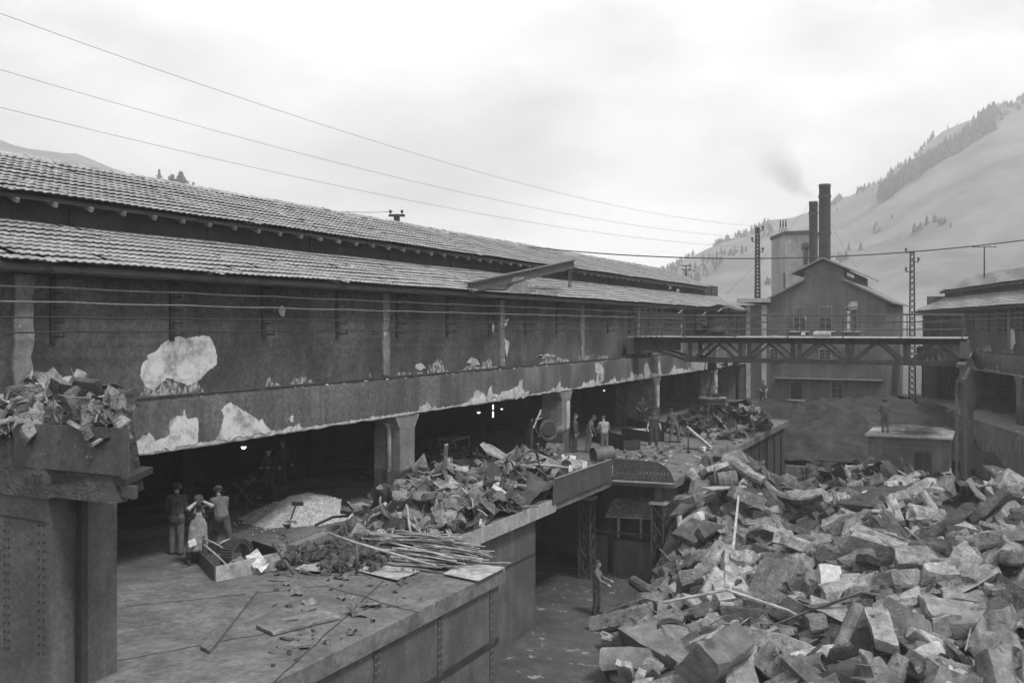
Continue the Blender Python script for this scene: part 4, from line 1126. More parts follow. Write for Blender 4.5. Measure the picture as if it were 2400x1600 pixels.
# --- coke heap beside the first column
def coke_z(x, y): return cone(-19.6, 33.5, .95, .45, 0, 1, .6, .6)(x, y) + fbm(x * 2, y * 2, 9) * .12
heap('coke_heap', 'black coke heap inside the hall behind the first column', 'heap', (-22, -17.4, 29.4, 37.5), coke_z, (('casting', 1),), (('scrap_dark', 1), ('coke', 4)), 120, 500, .5, 15, 'coke', 0.0)
# --- gravel heap on the hall floor, one uneven mesh with loose stones
gq = pZ(712, 1205, 0)
def grav_z(x, y):
    r_ = math.hypot((x - gq.x) * 1.0, (y - gq.y) * .8); return max(-.05, .62 - .42 * (math.sqrt(r_ * r_ + .06) - .2) + fbm(x * 2.2, y * 2.2, 12) * .08)
gh = thing('gravel_heap', 'pale heap of gravel on the floor under the crane beam', 'heap', (gq.x, gq.y, 0))
o = grid_mesh('heap_core', frange(gq.x - 2.1, gq.x + 2.1, 70), frange(gq.y - 2.3, gq.y + 2.3, 70), grav_z, 'gravel', gh); tag(o, None, None, None, 'stuff')
m = MB(); rg = random.Random(4)
for i in range(2600):
    a = rg.uniform(0, 6.28); r_ = abs(rg.gauss(0, .95)); x, y = gq.x + r_ * math.cos(a), gq.y + r_ * math.sin(a) * 1.2; z = max(0, grav_z(x, y)); s_ = rg.uniform(.012, .035)
    m.add([(x + s_, y, z), (x - s_ * .6, y + s_, z), (x - s_ * .6, y - s_, z), (x, y, z + s_ * 1.4)], [(0, 1, 3), (1, 2, 3), (2, 0, 3)])
o = m.build('loose_gravel', 'gravel', gh); tag(o, None, None, None, 'stuff')
# ================================================================== PEOPLE
def rotx(v, a): c, s = math.cos(a), math.sin(a); return Vector((v.x, v.y * c - v.z * s, v.y * s + v.z * c))
def person_mesh(pose, mats, voxel):
    """Figure facing +y, feet on z = 0. One continuous skin-and-clothes surface from overlapping tapered limbs, voxel-joined."""
    g = lambda k, d: pose.get(k, d)
    lean = R(g('lean', 0)); caps = []
    P = Vector((0, 0, .0))
    T = lambda v: P + rotx(Vector(v), -lean)                 # torso frame
    N = T((0, 0, .53)); 
    caps += [(T((-.075, 0, 0)), .125, T((.075, 0, 0)), .125, 'leg'), (T((-.06, 0, .17)), .128, T((.06, 0, .17)), .128, 'top'),
             (T((-.08, .01, .36)), .132, T((.08, .01, .36)), .132, 'top'), (T((-.15, 0, .46)), .075, T((.15, 0, .46)), .075, 'top'), (T((-.05, 0, .04)), .132, T((-.05, .0, .36)), .135, 'top'), (T((.05, 0, .04)), .132, T((.05, .0, .36)), .135, 'top'),
             (T((0, 0, .46)), .085, T((0, -.005, .535)), .064, 'top')]
    if g('jacket', 0): caps += [(T((-.07, 0, -.10)), .145, T((.07, 0, -.10)), .145, 'top')]
    hp = lean * .6 + R(g('nod', 0)); tw = R(g('turn', 0))
    HT = lambda v: N + rotx(Matrix.Rotation(tw, 3, 'Z') @ Vector(v), -hp)
    caps += [(HT((0, 0, .02)), .052, HT((0, 0, .10)), .055, 'skin'), (HT((0, .015, .19)), .092, HT((0, -.015, .20)), .095, 'skin'), (HT((0, .035, .10)), .055, HT((0, .03, .17)), .075, 'skin'),
             (HT((0, .105, .165)), .016, HT((0, .118, .145)), .019, 'skin'), (HT((-.088, 0, .16)), .02, HT((-.092, -.005, .18)), .024, 'skin'), (HT((.088, 0, .16)), .02, HT((.092, -.005, .18)), .024, 'skin'),
             (HT((-.03, .088, .10)), .014, HT((.03, .088, .10)), .014, 'skin')]
    hands = {}
    for sd, s_ in (('l', -1), ('r', 1)):
        sh = T((s_ * .185, 0, .455)); f, o_, e, ei = g('arm_' + sd, (2, 5, 16, 0))     # forward, out, elbow bend, elbow inward
        d1 = Matrix.Rotation(R(-s_ * o_), 3, 'Y') @ Vector((0, 0, -1)); d1 = rotx(d1, R(f) - lean * g('armlean', 1.0))
        ik = g('ik_' + sd, None)
        if ik:
            tg = T(ik); dv = tg - sh; dl = min(dv.length, .53); dv.normalize(); ca_ = max(-1, min(1, (.285 ** 2 + dl ** 2 - .25 ** 2) / (2 * .285 * dl))); pole = T(g('pole', (s_ * .6, -.1, .2)) if s_ > 0 else (lambda q_: (-q_[0], q_[1], q_[2]))(g('pole', (.6, -.1, .2)))) - sh
            pole = (pole - dv * pole.dot(dv)).normalized(); d1 = dv * ca_ + pole * math.sqrt(1 - ca_ * ca_)
        el = sh + d1 * .285
        ax = Vector((1, 0, 0)); d2 = Matrix.Rotation(R(e), 3, ax) @ d1; d2 = Matrix.Rotation(R(s_ * ei), 3, 'Z') @ d2
        if ik: d2 = (T(ik) - el).normalized()
        wr = el + d2 * .25
        sl = 'sleeve' if g('sleeves', 1) else 'skin'
        caps += [(sh, .074, el, .060, 'top'), (el, .060, wr, .044 if sl == 'sleeve' and not g('rolled', 0) else .036, sl)]
        sidev = d2.cross(Vector((0, 0, 1))); sidev = sidev.normalized() if sidev.length > .2 else Vector((0, 1, 0)); nrm = sidev.cross(d2).normalized()
        pm = wr + d2 * .085; caps += [(wr, .03, pm, .036, 'skin'), (wr + d2 * .03 + sidev * .02, .022, pm + sidev * .025, .02, 'skin'), (wr + d2 * .03 - sidev * .02, .022, pm - sidev * .025, .02, 'skin')]
        for k, (off, ln) in enumerate(((-.033, .05), (-.011, .066), (.011, .07), (.033, .06))):
            a = pm + sidev * off; b_ = a + d2 * ln * .6; c = b_ + (d2 * .6 + nrm * .8 * (-1)).normalized() * ln * .55
            caps += [(a, .012, b_, .0115, 'skin'), (b_, .0115, c, .010, 'skin')]
        tb = wr + d2 * .035 + sidev * .03; caps += [(tb, .015, tb + (sidev + d2 * .6).normalized() * .05, .0125, 'skin')]
        hands[sd] = pm
    feet = []
    for sd, s_ in (('l', -1), ('r', 1)):
        hip = P + Vector((s_ * .092, 0, -.03)); f, o_, kb = g('leg_' + sd, (4, 1, 7) if sd == 'l' else (-3, 2, 3))
        d1 = rotx(Matrix.Rotation(R(-s_ * o_), 3, 'Y') @ Vector((0, 0, -1)), R(f)); kn = hip + d1 * .42; d2 = rotx(d1, -R(kb)); an = kn + d2 * .41
        fw = Vector((s_ * .12, 1, 0)).normalized(); 
        caps += [(hip, .112, kn, .088, 'leg'), (kn, .088, an, .074, 'leg'), (an + Vector((0, 0, -.02)), .045, an + fw * .15 + Vector((0, 0, -.045)), .036, 'shoe'), (an + Vector((0, -.03, -.03)), .042, an + Vector((0, 0, -.02)), .045, 'shoe')]
        feet.append(an.z - .082)
    dz = -min(feet)
    caps = [(a + Vector((0, 0, dz)), ra, c + Vector((0, 0, dz)), rc, t) for a, ra, c, rc, t in caps]
    sh_ = Vector((0, 0, dz))
    m = MB()
    for a, ra, c, rc, t in caps:
        d = c - a; L_ = d.length
        if L_ < 1e-5: d = Vector((0, 0, 1)); L_ = 1e-5
        d = d / L_
        pts, rs_ = [], []
        for q in (-1, -.8, -.4, 0): pts.append(a + d * ra * q); rs_.append(ra * math.sqrt(max(.0004, 1 - q * q)))
        for q in (0, .4, .8, 1): pts.append(c + d * rc * q); rs_.append(rc * math.sqrt(max(.0004, 1 - q * q)))
        m.tube(pts, rs_, 10)
    me = m.mesh('body'); ob = bpy.data.objects.new('tmp_body', me); COL.objects.link(ob)
    md = ob.modifiers.new('r', 'REMESH'); md.mode = 'VOXEL'; md.voxel_size = voxel
    ms = ob.modifiers.new('s', 'SMOOTH'); ms.factor = .5; ms.iterations = 2
    dg = bpy.context.evaluated_depsgraph_get(); me2 = bpy.data.meshes.new_from_object(ob.evaluated_get(dg))
    bpy.data.objects.remove(ob); bpy.data.meshes.remove(me)
    nv = len(me2.vertices); co_ = np.empty(nv * 3); me2.vertices.foreach_get('co', co_); co_ = co_.reshape(nv, 3); no_ = np.empty(nv * 3); me2.vertices.foreach_get('normal', no_); no_ = no_.reshape(nv, 3)
    ztop = max((c[0].z for c in caps if c[4] == 'top'), default=1.4); sd0 = len(caps) * 1.7 + lean * 9 + pose.get('nod', 0)
    for i in range(nv):
        x, y, z = co_[i]
        if z < .1 or z > ztop + .02: continue
        f_ = mnoise.noise(Vector((x * 9 + sd0, y * 9, z * 5 + x * 6))) * .014 + mnoise.noise(Vector((x * 20, y * 20 + sd0, z * 13 - x * 9))) * .008
        co_[i] += no_[i] * f_
    me2.vertices.foreach_set('co', co_.ravel()); me2.update()
    n = len(me2.polygons); cen = np.empty(n * 3); me2.polygons.foreach_get('center', cen); cen = cen.reshape(n, 3)
    best = np.full(n, 9.0); idx = np.zeros(n, int); order = ['skin', 'top', 'sleeve', 'leg', 'shoe']
    for a, ra, c, rc, t in caps:
        a_, c_ = np.array(a), np.array(c); d = c_ - a_; L2 = max(1e-9, d @ d); s_ = np.clip((cen - a_) @ d / L2, 0, 1)
        dist = np.linalg.norm(cen - (a_ + s_[:, None] * d), axis=1) - (ra + (rc - ra) * s_)
        w = dist < best; best[w] = dist[w]; idx[w] = order.index(t)
    hem = g('hem', None)
    me2.materials.clear()
    mm = dict(skin='skin', top=mats[0], sleeve=mats[0], leg=mats[1], shoe='leather')
    if g('rolled', 0): mm['sleeve'] = 'skin'
    for t in order: me2.materials.append(M[mm[t]])
    me2.polygons.foreach_set('material_index', idx.astype(np.int32)); me2.shade_smooth()
    return me2, (lambda v: HT(v) + sh_), {k: v + sh_ for k, v in hands.items()}, (lambda v: T(v) + sh_), hp, tw
def person(label, loc, face, pose, mats, cap='hair', scale=1.0, voxel=.014, hat='cloth_dark', group=None):
    me, H, hands, T, hp, tw = person_mesh(pose, mats, voxel)
    root = thing('person', label, 'person', loc, group); root.rotation_euler = (0, 0, face); root.scale = (scale,) * 3; ORG[root.name] = Vector((0, 0, 0))
    b = link(bpy.data.objects.new('body', me)); b.parent = root
    m = MB(); rings = []
    n = 14
    rows = [(.0, .225 if cap == 'hair' else .215), (.55, .20), (.85, .13), (1.0, .0)]
    c0 = Vector((0, -.012, .185))
    vs_, fs_ = [], []
    levels = frange(-.25 if cap == 'hair' else .02, 1.0, 7)
    for q in levels:
        rr = math.sqrt(max(0.0, 1 - max(0, q) ** 2))
        for k in range(n):
            a = 6.283 * k / n; ca, sa = math.cos(a), math.sin(a)
            zz = q
            if cap == 'hair' and sa > .1: zz = max(q, .38)
            rr2 = math.sqrt(max(0.0, 1 - max(0, zz) ** 2))
            kx, ky, kz = (.108, .124, .122) if cap == 'hair' else (.122, .145, .115)
            vs_.append(H((c0.x + rr2 * kx * ca, c0.y + rr2 * ky * sa, c0.z + zz * kz)))
    for i in range(len(levels) - 1):
        for k in range(n): k2 = (k + 1) % n; fs_.append((i * n + k, i * n + k2, (i + 1) * n + k2, (i + 1) * n + k))
    m.add(vs_, fs_); o = m.build('hair' if cap == 'hair' else 'cap', 'hair' if cap == 'hair' else hat, root, True, True)
    m = MB()
    for s_ in (-1, 1): m.tube([H((s_ * .036 - .012, .094, .178)), H((s_ * .036 + .012, .094, .178))], .012, 6)
    m.tube([H((-.028, .098, .098)), H((.028, .098, .098))], .006, 6)
    m.build('eyes_and_mouth', 'hair', root, False, True)
    if cap == 'cap':
        m = MB(); vs2, fs2 = [], []
        for q in (-.62, -.3, 0, .3):
            for k in range(9):
                a = math.pi * (1 + k / 8) ; rr2 = math.sqrt(1 - q * q) * 1.0; vs2.append(H((rr2 * .104 * math.cos(a), -.012 + rr2 * .118 * math.sin(a), .185 + q * .12)))
        for i in range(3):
            for k in range(8): fs2.append((i * 9 + k, i * 9 + k + 1, (i + 1) * 9 + k + 1, (i + 1) * 9 + k))
        m.add(vs2, fs2); m.build('hair', 'hair', root, True, True)
        m = MB(); pts = [H((.085 * math.cos(a), .085 + .085 * math.sin(a), .205)) for a in frange(0, math.pi, 9)]; m.prism(pts, H((0, 0, .217)) - H((0, 0, .205))); m.build('peak', hat, o, False, True)
    return root, hands, T, H
def yaw_to_cam(p, extra=0.0):   # heading so that the figure's +y points at the camera, plus extra degrees
    d = CAM - Vector(p); return math.atan2(-d.x, d.y) + R(extra)
def back_to_cam(p, extra=0.0): return yaw_to_cam(p, 180 + extra)
# three men at the left, nearest
p = pZ(413, 1299, 0); person('man in dark jacket and cap seen from behind at the left', p, back_to_cam(p, -15), dict(arm_l=(12, 12, 75, 10), arm_r=(10, 6, 30, 0), turn=18, nod=10, jacket=1, lean=3), ('cloth_jacket', 'cloth_mid'), 'cap', 1.02, .010)
p = pZ(462, 1322, 0)
ap_man, hnd, T_, H_ = person('man in a long pale apron raising both hands to his cap', p, yaw_to_cam(p, 15), dict(ik_l=(-.11, .14, .66), ik_r=(.12, .14, .64), pole=(.55, .12, .2), lean=8, nod=22, leg_l=(8, 5, 8), leg_r=(-6, 6, 6), rolled=1), ('cloth_dark', 'cloth_dark'), 'cap', .97, .010)
# apron: bib and skirt as a draped sheet in front of the body
m = MB(); nx_, nz_ = 13, 16; vs_, fs_ = [], []
for j in range(nz_):
    t = j / (nz_ - 1); w = .13 if t < .12 else (.13 + .1 * min(1, (t - .12) / .25)); w = w + .05 * max(0, t - .5)
    for i in range(nx_):
        s_ = i / (nx_ - 1) * 2 - 1; q = T_((s_ * w, .155 - .075 * s_ * s_ + .03 * t + .014 * math.sin(s_ * 9 + t * 5) * t, .40 - t * .98))
        if t > .45: q = Vector((q.x, q.y + (t - .45) * .02, q.z))
        vs_.append(q)
for j in range(nz_ - 1):
    for i in range(nx_ - 1): a = j * nx_ + i; fs_.append((a, a + 1, a + nx_ + 1, a + nx_))
m.add(vs_, fs_); o = m.build('apron', 'cloth_apron', ap_man, True, True); md = o.modifiers.new('thickness', 'SOLIDIFY'); md.thickness = .008
m = MB()
for s_ in (-1, 1): m.tube([T_((s_ * .12, .145, .39)), T_((s_ * .09, .10, .50)), T_((s_ * .05, .02, .55))], .012, 6)
m.build('apron_strap', 'cloth_apron', ap_man, False, True)
m = MB(); q = T_((.10, .20, -.22)); m.prism([q, q + Vector((.17, 0, -.05)), q + Vector((.13, .02, -.21)), q + Vector((-.04, .02, -.15))], (0, .006, 0)); m.build('paper_slip', 'paper', ap_man, False, True)
p = pZ(520, 1292, 0); person('man in pale work shirt striding away with his back bent', p, back_to_cam(p, 22), dict(lean=22, nod=10, arm_l=(38, 4, 45, 10), arm_r=(42, 4, 50, 15), leg_l=(28, 2, 10), leg_r=(-26, 2, 8)), ('cloth_mid', 'cloth_jacket'), 'cap', 1.0, .010)
# the gang beside the second column
def P_(label, u, v, face, pose, mats, cap='hair', sc=1.0, z=0.0, cam_rel=True):
    q = pZ(u, v, z); return person(label, q, (yaw_to_cam(q, face) if cam_rel else R(face)), pose, mats, cap, sc)
P_('dark-clad man in profile close beside the second column', 1347, 1059, 80, dict(nod=12, arm_l=(5, 6, 12, 0), arm_r=(4, 6, 10, 0)), ('cloth_jacket', 'cloth_dark'))
P_('man in grey overalls leaning forward and looking down', 1379, 1060, 75, dict(lean=16, nod=28, arm_l=(18, 6, 20, 0), arm_r=(10, 6, 35, 0)), ('cloth_mid', 'cloth_mid'))
P_('man in pale shirt seen from behind with his belt showing', 1416, 1062, 195, dict(lean=10, nod=25, arm_l=(25, 14, 75, 15), arm_r=(22, 12, 60, 10), rolled=0), ('cloth_light', 'cloth_mid'), 'hair', .97)
P_('man in open vest standing with both hands on his hips', 1505, 1003, 20, dict(ik_l=(-.19, .05, .08), ik_r=(.19, .05, .08), pole=(.8, -.2, .25), nod=5, rolled=1), ('cloth_mid', 'cloth_dark'))
rp_, hd_, _, _ = P_('man in dark shirt holding a long rod across his thighs', 1531, 1046, 12, dict(nod=22, lean=5, arm_l=(14, 14, 12, 0), arm_r=(14, 14, 12, 0), rolled=1, leg_l=(4, 4, 5), leg_r=(-3, 5, 4)), ('cloth_jacket', 'cloth_dark'))
m = MB(); a = hd_['l'] + Vector((-.55, .05, .06)); c = hd_['r'] + Vector((.15, .05, .0)); m.tube([a, c], .016, 6); rod = m.build('long_rod', 'steel_dark'); rod.matrix_world = Matrix.Translation(rp_.location) @ rp_.rotation_euler.to_matrix().to_4x4(); tag(rod, 'long thin rod in the hands of the man in the dark shirt', 'rod')
P_('man in work clothes bending over with his back to the camera near the magnet', 1581, 1037, 205, dict(lean=34, nod=10, arm_l=(45, 8, 30, 0), arm_r=(45, 8, 30, 0), leg_l=(10, 8, 12), leg_r=(-4, 10, 5)), ('cloth_jacket', 'cloth_mid'), 'cap')
P_('lone man standing on the landing of the gabled workshop wall', 1788, 946, 15, dict(nod=20, arm_l=(20, 16, 50, 30), arm_r=(20, 16, 50, 30), rolled=1), ('cloth_jacket', 'cloth_dark'), 'hair', 1.0, -.2)
q = pX(1399, 1303, -11.9); person('bare-headed man in profile down in the pit under the plate', (q.x, q.y, GZ), yaw_to_cam(q, 80), dict(nod=8, arm_l=(30, 8, 40, 0), arm_r=(30, 8, 40, 0)), ('cloth_mid', 'cloth_dark'), 'hair', 1.04)
q = pX(1647, 1318, -9.9); person('man looking up from the foot of the great heap', (q.x, q.y, q.z - 1.72), yaw_to_cam(q, 25), dict(nod=-5, arm_l=(60, 10, 40, 10), arm_r=(30, 8, 40, 0)), ('cloth_mid', 'cloth_dark'))
q = pX(630, 1165, HX - 4.0); person('left-hand one of the two men standing in the dark hall', (q.x, q.y, 0), yaw_to_cam(q, -20), dict(nod=15, arm_l=(25, 8, 70, 30), arm_r=(25, 8, 70, 30)), ('cloth_dark', 'cloth_jacket'))
q = pX(660, 1150, HX - 4.9); person('right-hand one of the two men standing in the dark hall', (q.x, q.y, 0), yaw_to_cam(q, 30), dict(nod=10, lean=4, arm_l=(20, 10, 40, 20), arm_r=(15, 10, 30, 10)), ('cloth_jacket', 'cloth_dark'))
q = pX(1240, 1034, HX - 1.2); person('dark figure inside the hall left of the cable reel', (q.x, q.y, 0), yaw_to_cam(q, 150), dict(lean=20, nod=10, arm_l=(30, 8, 30, 0), arm_r=(30, 8, 30, 0)), ('cloth_dark', 'cloth_dark'))
q = pX(1201, 1063, -15.2); person('man bent behind the tub in the sheet metal heap', (q.x, q.y, 0), yaw_to_cam(q, 100), dict(lean=38, nod=10, arm_l=(40, 8, 30, 0), arm_r=(40, 8, 30, 0)), ('cloth_dark', 'cloth_dark'), 'hair', .82)

# ================================================================== THINGS ON THE PLATFORM
# flanged plates round the recess
pl = thing('guard_plate', 'long steel guard plate along the platform recess', 'plate', (-12.85, 32, -.1))
m = MB(); pr = [(29.25, -.1), (34.75, -.1), (34.75, .70), (29.7, .70), (29.4, .62), (29.27, .42)]
m.prism([(-12.83, y, z) for y, z in pr], (.025, 0, 0)); m.build('sheet', 'steel_plate', pl)
m = MB(); m.box(-12.86, -12.78, 29.4, 34.7, .70, .715); m.build('lip', 'rivet', pl)
p2_ = thing('rounded_guard_plate', 'riveted guard plate with a rounded end across the landing front', 'plate', (-11.6, 35, -.1))
x0, x1, yy = -12.80, -10.50, 34.86
prof = [(x0, -.12), (x1 + .02, -.10), (x1, .06), (x1 - .10, .30), (x1 - .28, .50), (x1 - .52, .63), (x1 - .8, .68), (x0, .72)]
m = MB(); m.prism([(x, yy + (x - x0) * .08, z) for x, z in prof], (0, .025, 0)); sh_ = m.build('sheet', 'steel_plate', p2_)
m = MB(); m.bar((x0, yy - .03, -.12), (x1 + .05, yy + .16, -.10), .12, .05); m.build('bottom_flange', 'slab_edge', p2_)
rg = random.Random(8)
for (row, z0, xa, xb, n_, mat) in ((0, .18, x0 + .15, x1 - .15, 24, 'rivet'), (1, .25, x0 + 1.05, x1 - .2, 9, 'rivet_pale'), (2, .48, x0 + .25, x1 - .6, 8, 'rivet'), (3, .06, x0 + .2, x1 - .2, 14, 'rivet')):
    m = MB()
    for x in frange(xa, xb, n_):
        y = yy + (x - x0) * .08; z = z0 + rg.uniform(-.02, .02); m.box(x - .016, x + .016, y - .012, y + .002, z - .016, z + .016)
    m.build('rivet_row', mat, sh_)
# lattice legs under the landing
for (x, y, lab) in ((-14.0, 35.2, 'lattice pillar at the back of the dark recess'), (-11.15, 35.4, 'lattice pillar under the rounded guard plate')):
    t = thing('lattice_pillar', lab, 'pillar', (x, y, GZ)); lattice(t, (x, y, GZ), (x, y, -.95), .46, .46, 5, 'crane_steel', .07, .04)
    m = MB(); m.box(x - .32, x + .32, y - .3, y + .3, -.95, -.86); m.build('head_plate', 'slab_edge', t)
    m = MB(); m.box(x - .14, x + .14, y - .14, y + .14, -.86, -.31); m.build('stub', 'crane_steel', t)
# hopper kiosk in the recess
kq = thing('loading_hopper', 'steel loading hopper with a sloping pale hood under the landing', 'hopper', (-12.6, 36, GZ))
m = MB(); a = pY(1437, 1170, 37.4); c = pY(1526, 1168, 37.4); d = pY(1524, 1217, 36.3); e = pY(1418, 1212, 36.3)
m.prism([a, c, d, e], (0, .02, .05)); m.build('hood', 'sheet_pale', kq)
for u in (1450, 1503):
    q = pY(u, 1215, 36.35); m = MB(); m.box(q.x - .05, q.x + .05, 36.3, 36.4, q.z - .75, q.z); m.build('post', 'slab_edge', kq)
a = pY(1390, 1240, 36.2); c = pY(1536, 1258, 36.2); m = MB(); m.box(a.x, c.x, 36.15, 36.22, c.z, a.z); m.build('rail', 'steel_box', kq)
a = pY(1438, 1262, 36.1); c = pY(1536, 1262, 36.1); m = MB(); m.box(a.x, c.x, 36.05, 36.14, GZ, a.z); m.build('front_panel', 'steel_box', kq)
a = pY(1388, 1246, 36.1); c = pY(1424, 1246, 36.1); m = MB(); m.box(a.x, c.x, 36.05, 36.14, GZ, a.z - .1); m.build('side_panel', 'steel_box', kq)
m = MB(); m.box(-14.2, -11.3, 37.4, 37.5, GZ, -.4); m.build('back_panel', 'steel_plate', kq)
# cart track: trays beside the gang
def tray(u0, v0, u1, v1, wdt, h, label, fill=None, mat='steel_dark'):
    a, c = pZ(u0, v0, 0), pZ(u1, v1, 0); d = (c - a).normalized(); n_ = Vector((-d.y, d.x, 0)) * wdt
    t = thing('iron_trough', label, 'trough', a); th = .03
    m = MB(); m.prism([a, c, c + Vector((0, 0, h)), a + Vector((0, 0, h))], n_.normalized() * th); m.build('side', mat, t)
    m = MB(); m.prism([a + n_, c + n_, c + n_ + Vector((0, 0, h)), a + n_ + Vector((0, 0, h))], n_.normalized() * th); m.build('side', mat, t)
    m = MB(); m.prism([a + d * .02, a + n_ + d * .02, a + n_ + d * .02 + Vector((0, 0, h * .98)), a + d * .02 + Vector((0, 0, h * .98))], d * th); m.build('end', mat, t)
    m = MB(); m.prism([c - d * .05, c + n_ - d * .05, c + n_ - d * .05 + Vector((0, 0, h * .98)), c - d * .05 + Vector((0, 0, h * .98))], d * th); m.build('end', mat, t)
    m = MB(); m.prism([a + Vector((0, 0, .03)), c + Vector((0, 0, .03)), c + n_ + Vector((0, 0, .03)), a + n_ + Vector((0, 0, .03))], (0, 0, .03)); m.build('floor', mat, t)
    if fill:
        m = MB(); vs_, fs_ = [], []; rg = random.Random(u0)
        for j in range(7):
            for i in range(13):
                q = a + d * ((c - a).length * (.04 + .92 * i / 12)) + n_ * (.06 + .88 * j / 6); vs_.append(q + Vector((0, 0, h * .75 + .14 * math.sin(math.pi * j / 6) * math.sin(math.pi * i / 12) + rg.uniform(-.03, .05))))
        for j in range(6):
            for i in range(12): k = j * 13 + i; fs_.append((k, k + 1, k + 14, k + 13))
        m.add(vs_, fs_); o = m.build('load', fill, t); tag(o, None, None, None, 'stuff')
    return t
tray(1383, 1032, 1462, 1056, .8, .48, 'dark iron trough at the feet of the man in the pale shirt')
tray(1456, 1025, 1522, 1036, .9, .52, 'iron trough heaped with pale ash beside the man with the rod', 'gravel')
tray(1470, 998, 1540, 1012, .8, .45, 'farther iron trough behind the gang, filled with rubble', 'scrap_light')
# barrel and half drums
def drum(c, r, L_, axis, label, mat, open_=True, name='steel_drum'):
    c = Vector(c); ax = Vector(axis).normalized(); t = thing(name, label, 'drum', (c.x, c.y, c.z - r))
    q = ax.to_track_quat('X', 'Z').to_matrix().to_4x4(); q.translation = c
    m = pipe_piece(random, L_, r, .93, 22); m.v = [q @ v for v in m.v]; m.build('shell', mat, t, False)
    m = MB(); m.tube([c - ax * L_ * .35, c - ax * L_ * .33], r * .92, 22); m.build('bottom', mat, t)
    for k in (-.18, .18):
        m = pipe_piece(random, .05, r * 1.03, .96, 22); qq = q.copy(); qq.translation = c + ax * L_ * k; m.v = [qq @ v for v in m.v]; m.build('hoop', mat, t)
    return t
q = pX(1345, 1078, -13.4); drum((q.x, q.y, .62), .31, .95, (.25, 1, -.12), 'dented pale drum lying on the scrap by the guard plate', 'scrap_light')
q = pZ(1412, 1080, 0.05); drum((q.x, q.y, .33), .33, .9, (.8, 1, .05), 'squat grey drum lying behind the corner of the guard plate', 'steel_box')
q = pX(1149, 1191, -13.5); t = drum((q.x, q.y, q.z), .21, .3, (.55, -.7, .45), 'round pot lying open on the sheet metal heap', 'steel_plate', True, 'iron_pot')
q = pX(1040, 1232, -13.6); drum((q.x, q.y, q.z), .13, .8, (.5, -.85, -.25), 'narrow pipe end poking from the sheet metal heap', 'scrap_mid', True, 'pipe_length')
q = pX(1285, 1160, -13.3); drum((q.x, q.y, q.z), .2, .7, (.5, -.8, -.2), 'crushed pale tube at the corner of the pale slab edge', 'scrap_light', True, 'pipe_length')
q = pX(1272, 1122, -13.5); drum((q.x, q.y, q.z), .1, 1.0, (.2, 1, 0), 'smooth grey cylinder lying on the sheet metal heap', 'steel_plate', True, 'pipe_length')
# tub
q = pX(1192, 1075, -14.6); t = thing('round_tub', 'round iron tub at the back of the sheet metal heap', 'tub', (q.x, q.y, 0)); m = MB(); m.lathe((q.x, q.y, 0), [(.40, .02), (.44, .85), (.47, .86), (.47, .80), (.42, .8), (.38, .1), (.0, .1)], 22); m.build('shell', 'steel_box', t, True)
# long rods across the heaps
def rod(u0, v0, x0, u1, v1, x1, r, label, mat='rod_pale', name='iron_rod'):
    a, c = pX(u0, v0, x0), pX(u1, v1, x1); md_ = a.lerp(c, .5) + Vector((0, 0, .04)); m = MB(); m.tube([a, a.lerp(c, .25) + Vector((.0, .02, .03)), md_, a.lerp(c, .75) + Vector((0, -.02, .02)), c], r, 7); return tag(m.build(name, mat, None, True), label, 'rod')
rod(1037, 1107, -14.5, 1120, 1180, -13.4, .035, 'longest pale rod slanting across the sheet metal heap')
rod(1000, 1118, -14.8, 1090, 1200, -13.5, .035, 'second pale rod on the sheet metal heap, left of the longest')
rod(952, 1183, -14.2, 962, 1246, -13.5, .035, 'bent pale rod hanging down the front of the sheet metal heap')
rod(1200, 1098, -14.0, 1235, 1128, -13.4, .06, 'thick pipe lying beside the iron hoop on the heap', 'scrap_mid')
rod(1245, 1090, -14.3, 1352, 1098, -13.1, .04, 'rod poking out over the guard plate from the heap', 'rod_pale')
rod(1276, 1045, -15.6, 1345, 1092, -13.5, .05, 'dark hose running from the cable reel over the heap', 'rubber', 'rubber_hose')
# iron hoop
q = pX(1243, 1092, -13.9); m = MB(); pts = [q + Vector((.06 * math.sin(a * 2), .55 * math.cos(a), .55 * math.sin(a) * .95)) for a in frange(0, 5.6, 26)]; m.tube(pts, .045, 6); tag(m.build('iron_hoop', 'steel_plate', None, True), 'big open iron hoop standing in the heap', 'hoop')
# standing plate in the heap
q = pX(1150, 1115, -14.2); m = MB(); m.prism([q + Vector((0, -.35, -.7)), q + Vector((.1, .35, -.7)), q + Vector((.1, .4, .25)), q + Vector((0, .0, .45)), q + Vector((0, -.35, .3))], (.025, .01, 0)); tag(m.build('upright_plate', 'steel_plate'), 'dark plate standing upright in the sheet metal heap', 'plate')
m = MB(); q = pX(1136, 1115, -14.25); m.bar(q + Vector((0, 0, .45)), q + Vector((.1, 0, -.85)), .1, .04, (0, 1, 0)); tag(m.build('iron_strip', 'scrap_mid'), 'upright iron strip leaning at the left of the dark plate', 'strip')
# tags of white paper or tin on the scrap
for (u, v, x, lab) in ((1336, 1098, -13.05, 'small white tin plate by the guard plate top'), (1368, 1090, -12.95, 'bright tin scrap on the lip of the guard plate'), (1127, 1225, -13.0, 'white perforated grate on the slab edge')):
    q = pX(u, v, x); m = MB(); m.prism([q + Vector((0, -.14, -.10)), q + Vector((.03, .14, -.12)), q + Vector((.06, .15, .12)), q + Vector((.0, -.1, .13))], (.015, 0, .01)); tag(m.build('tin_plate', 'paper'), lab, 'plate')
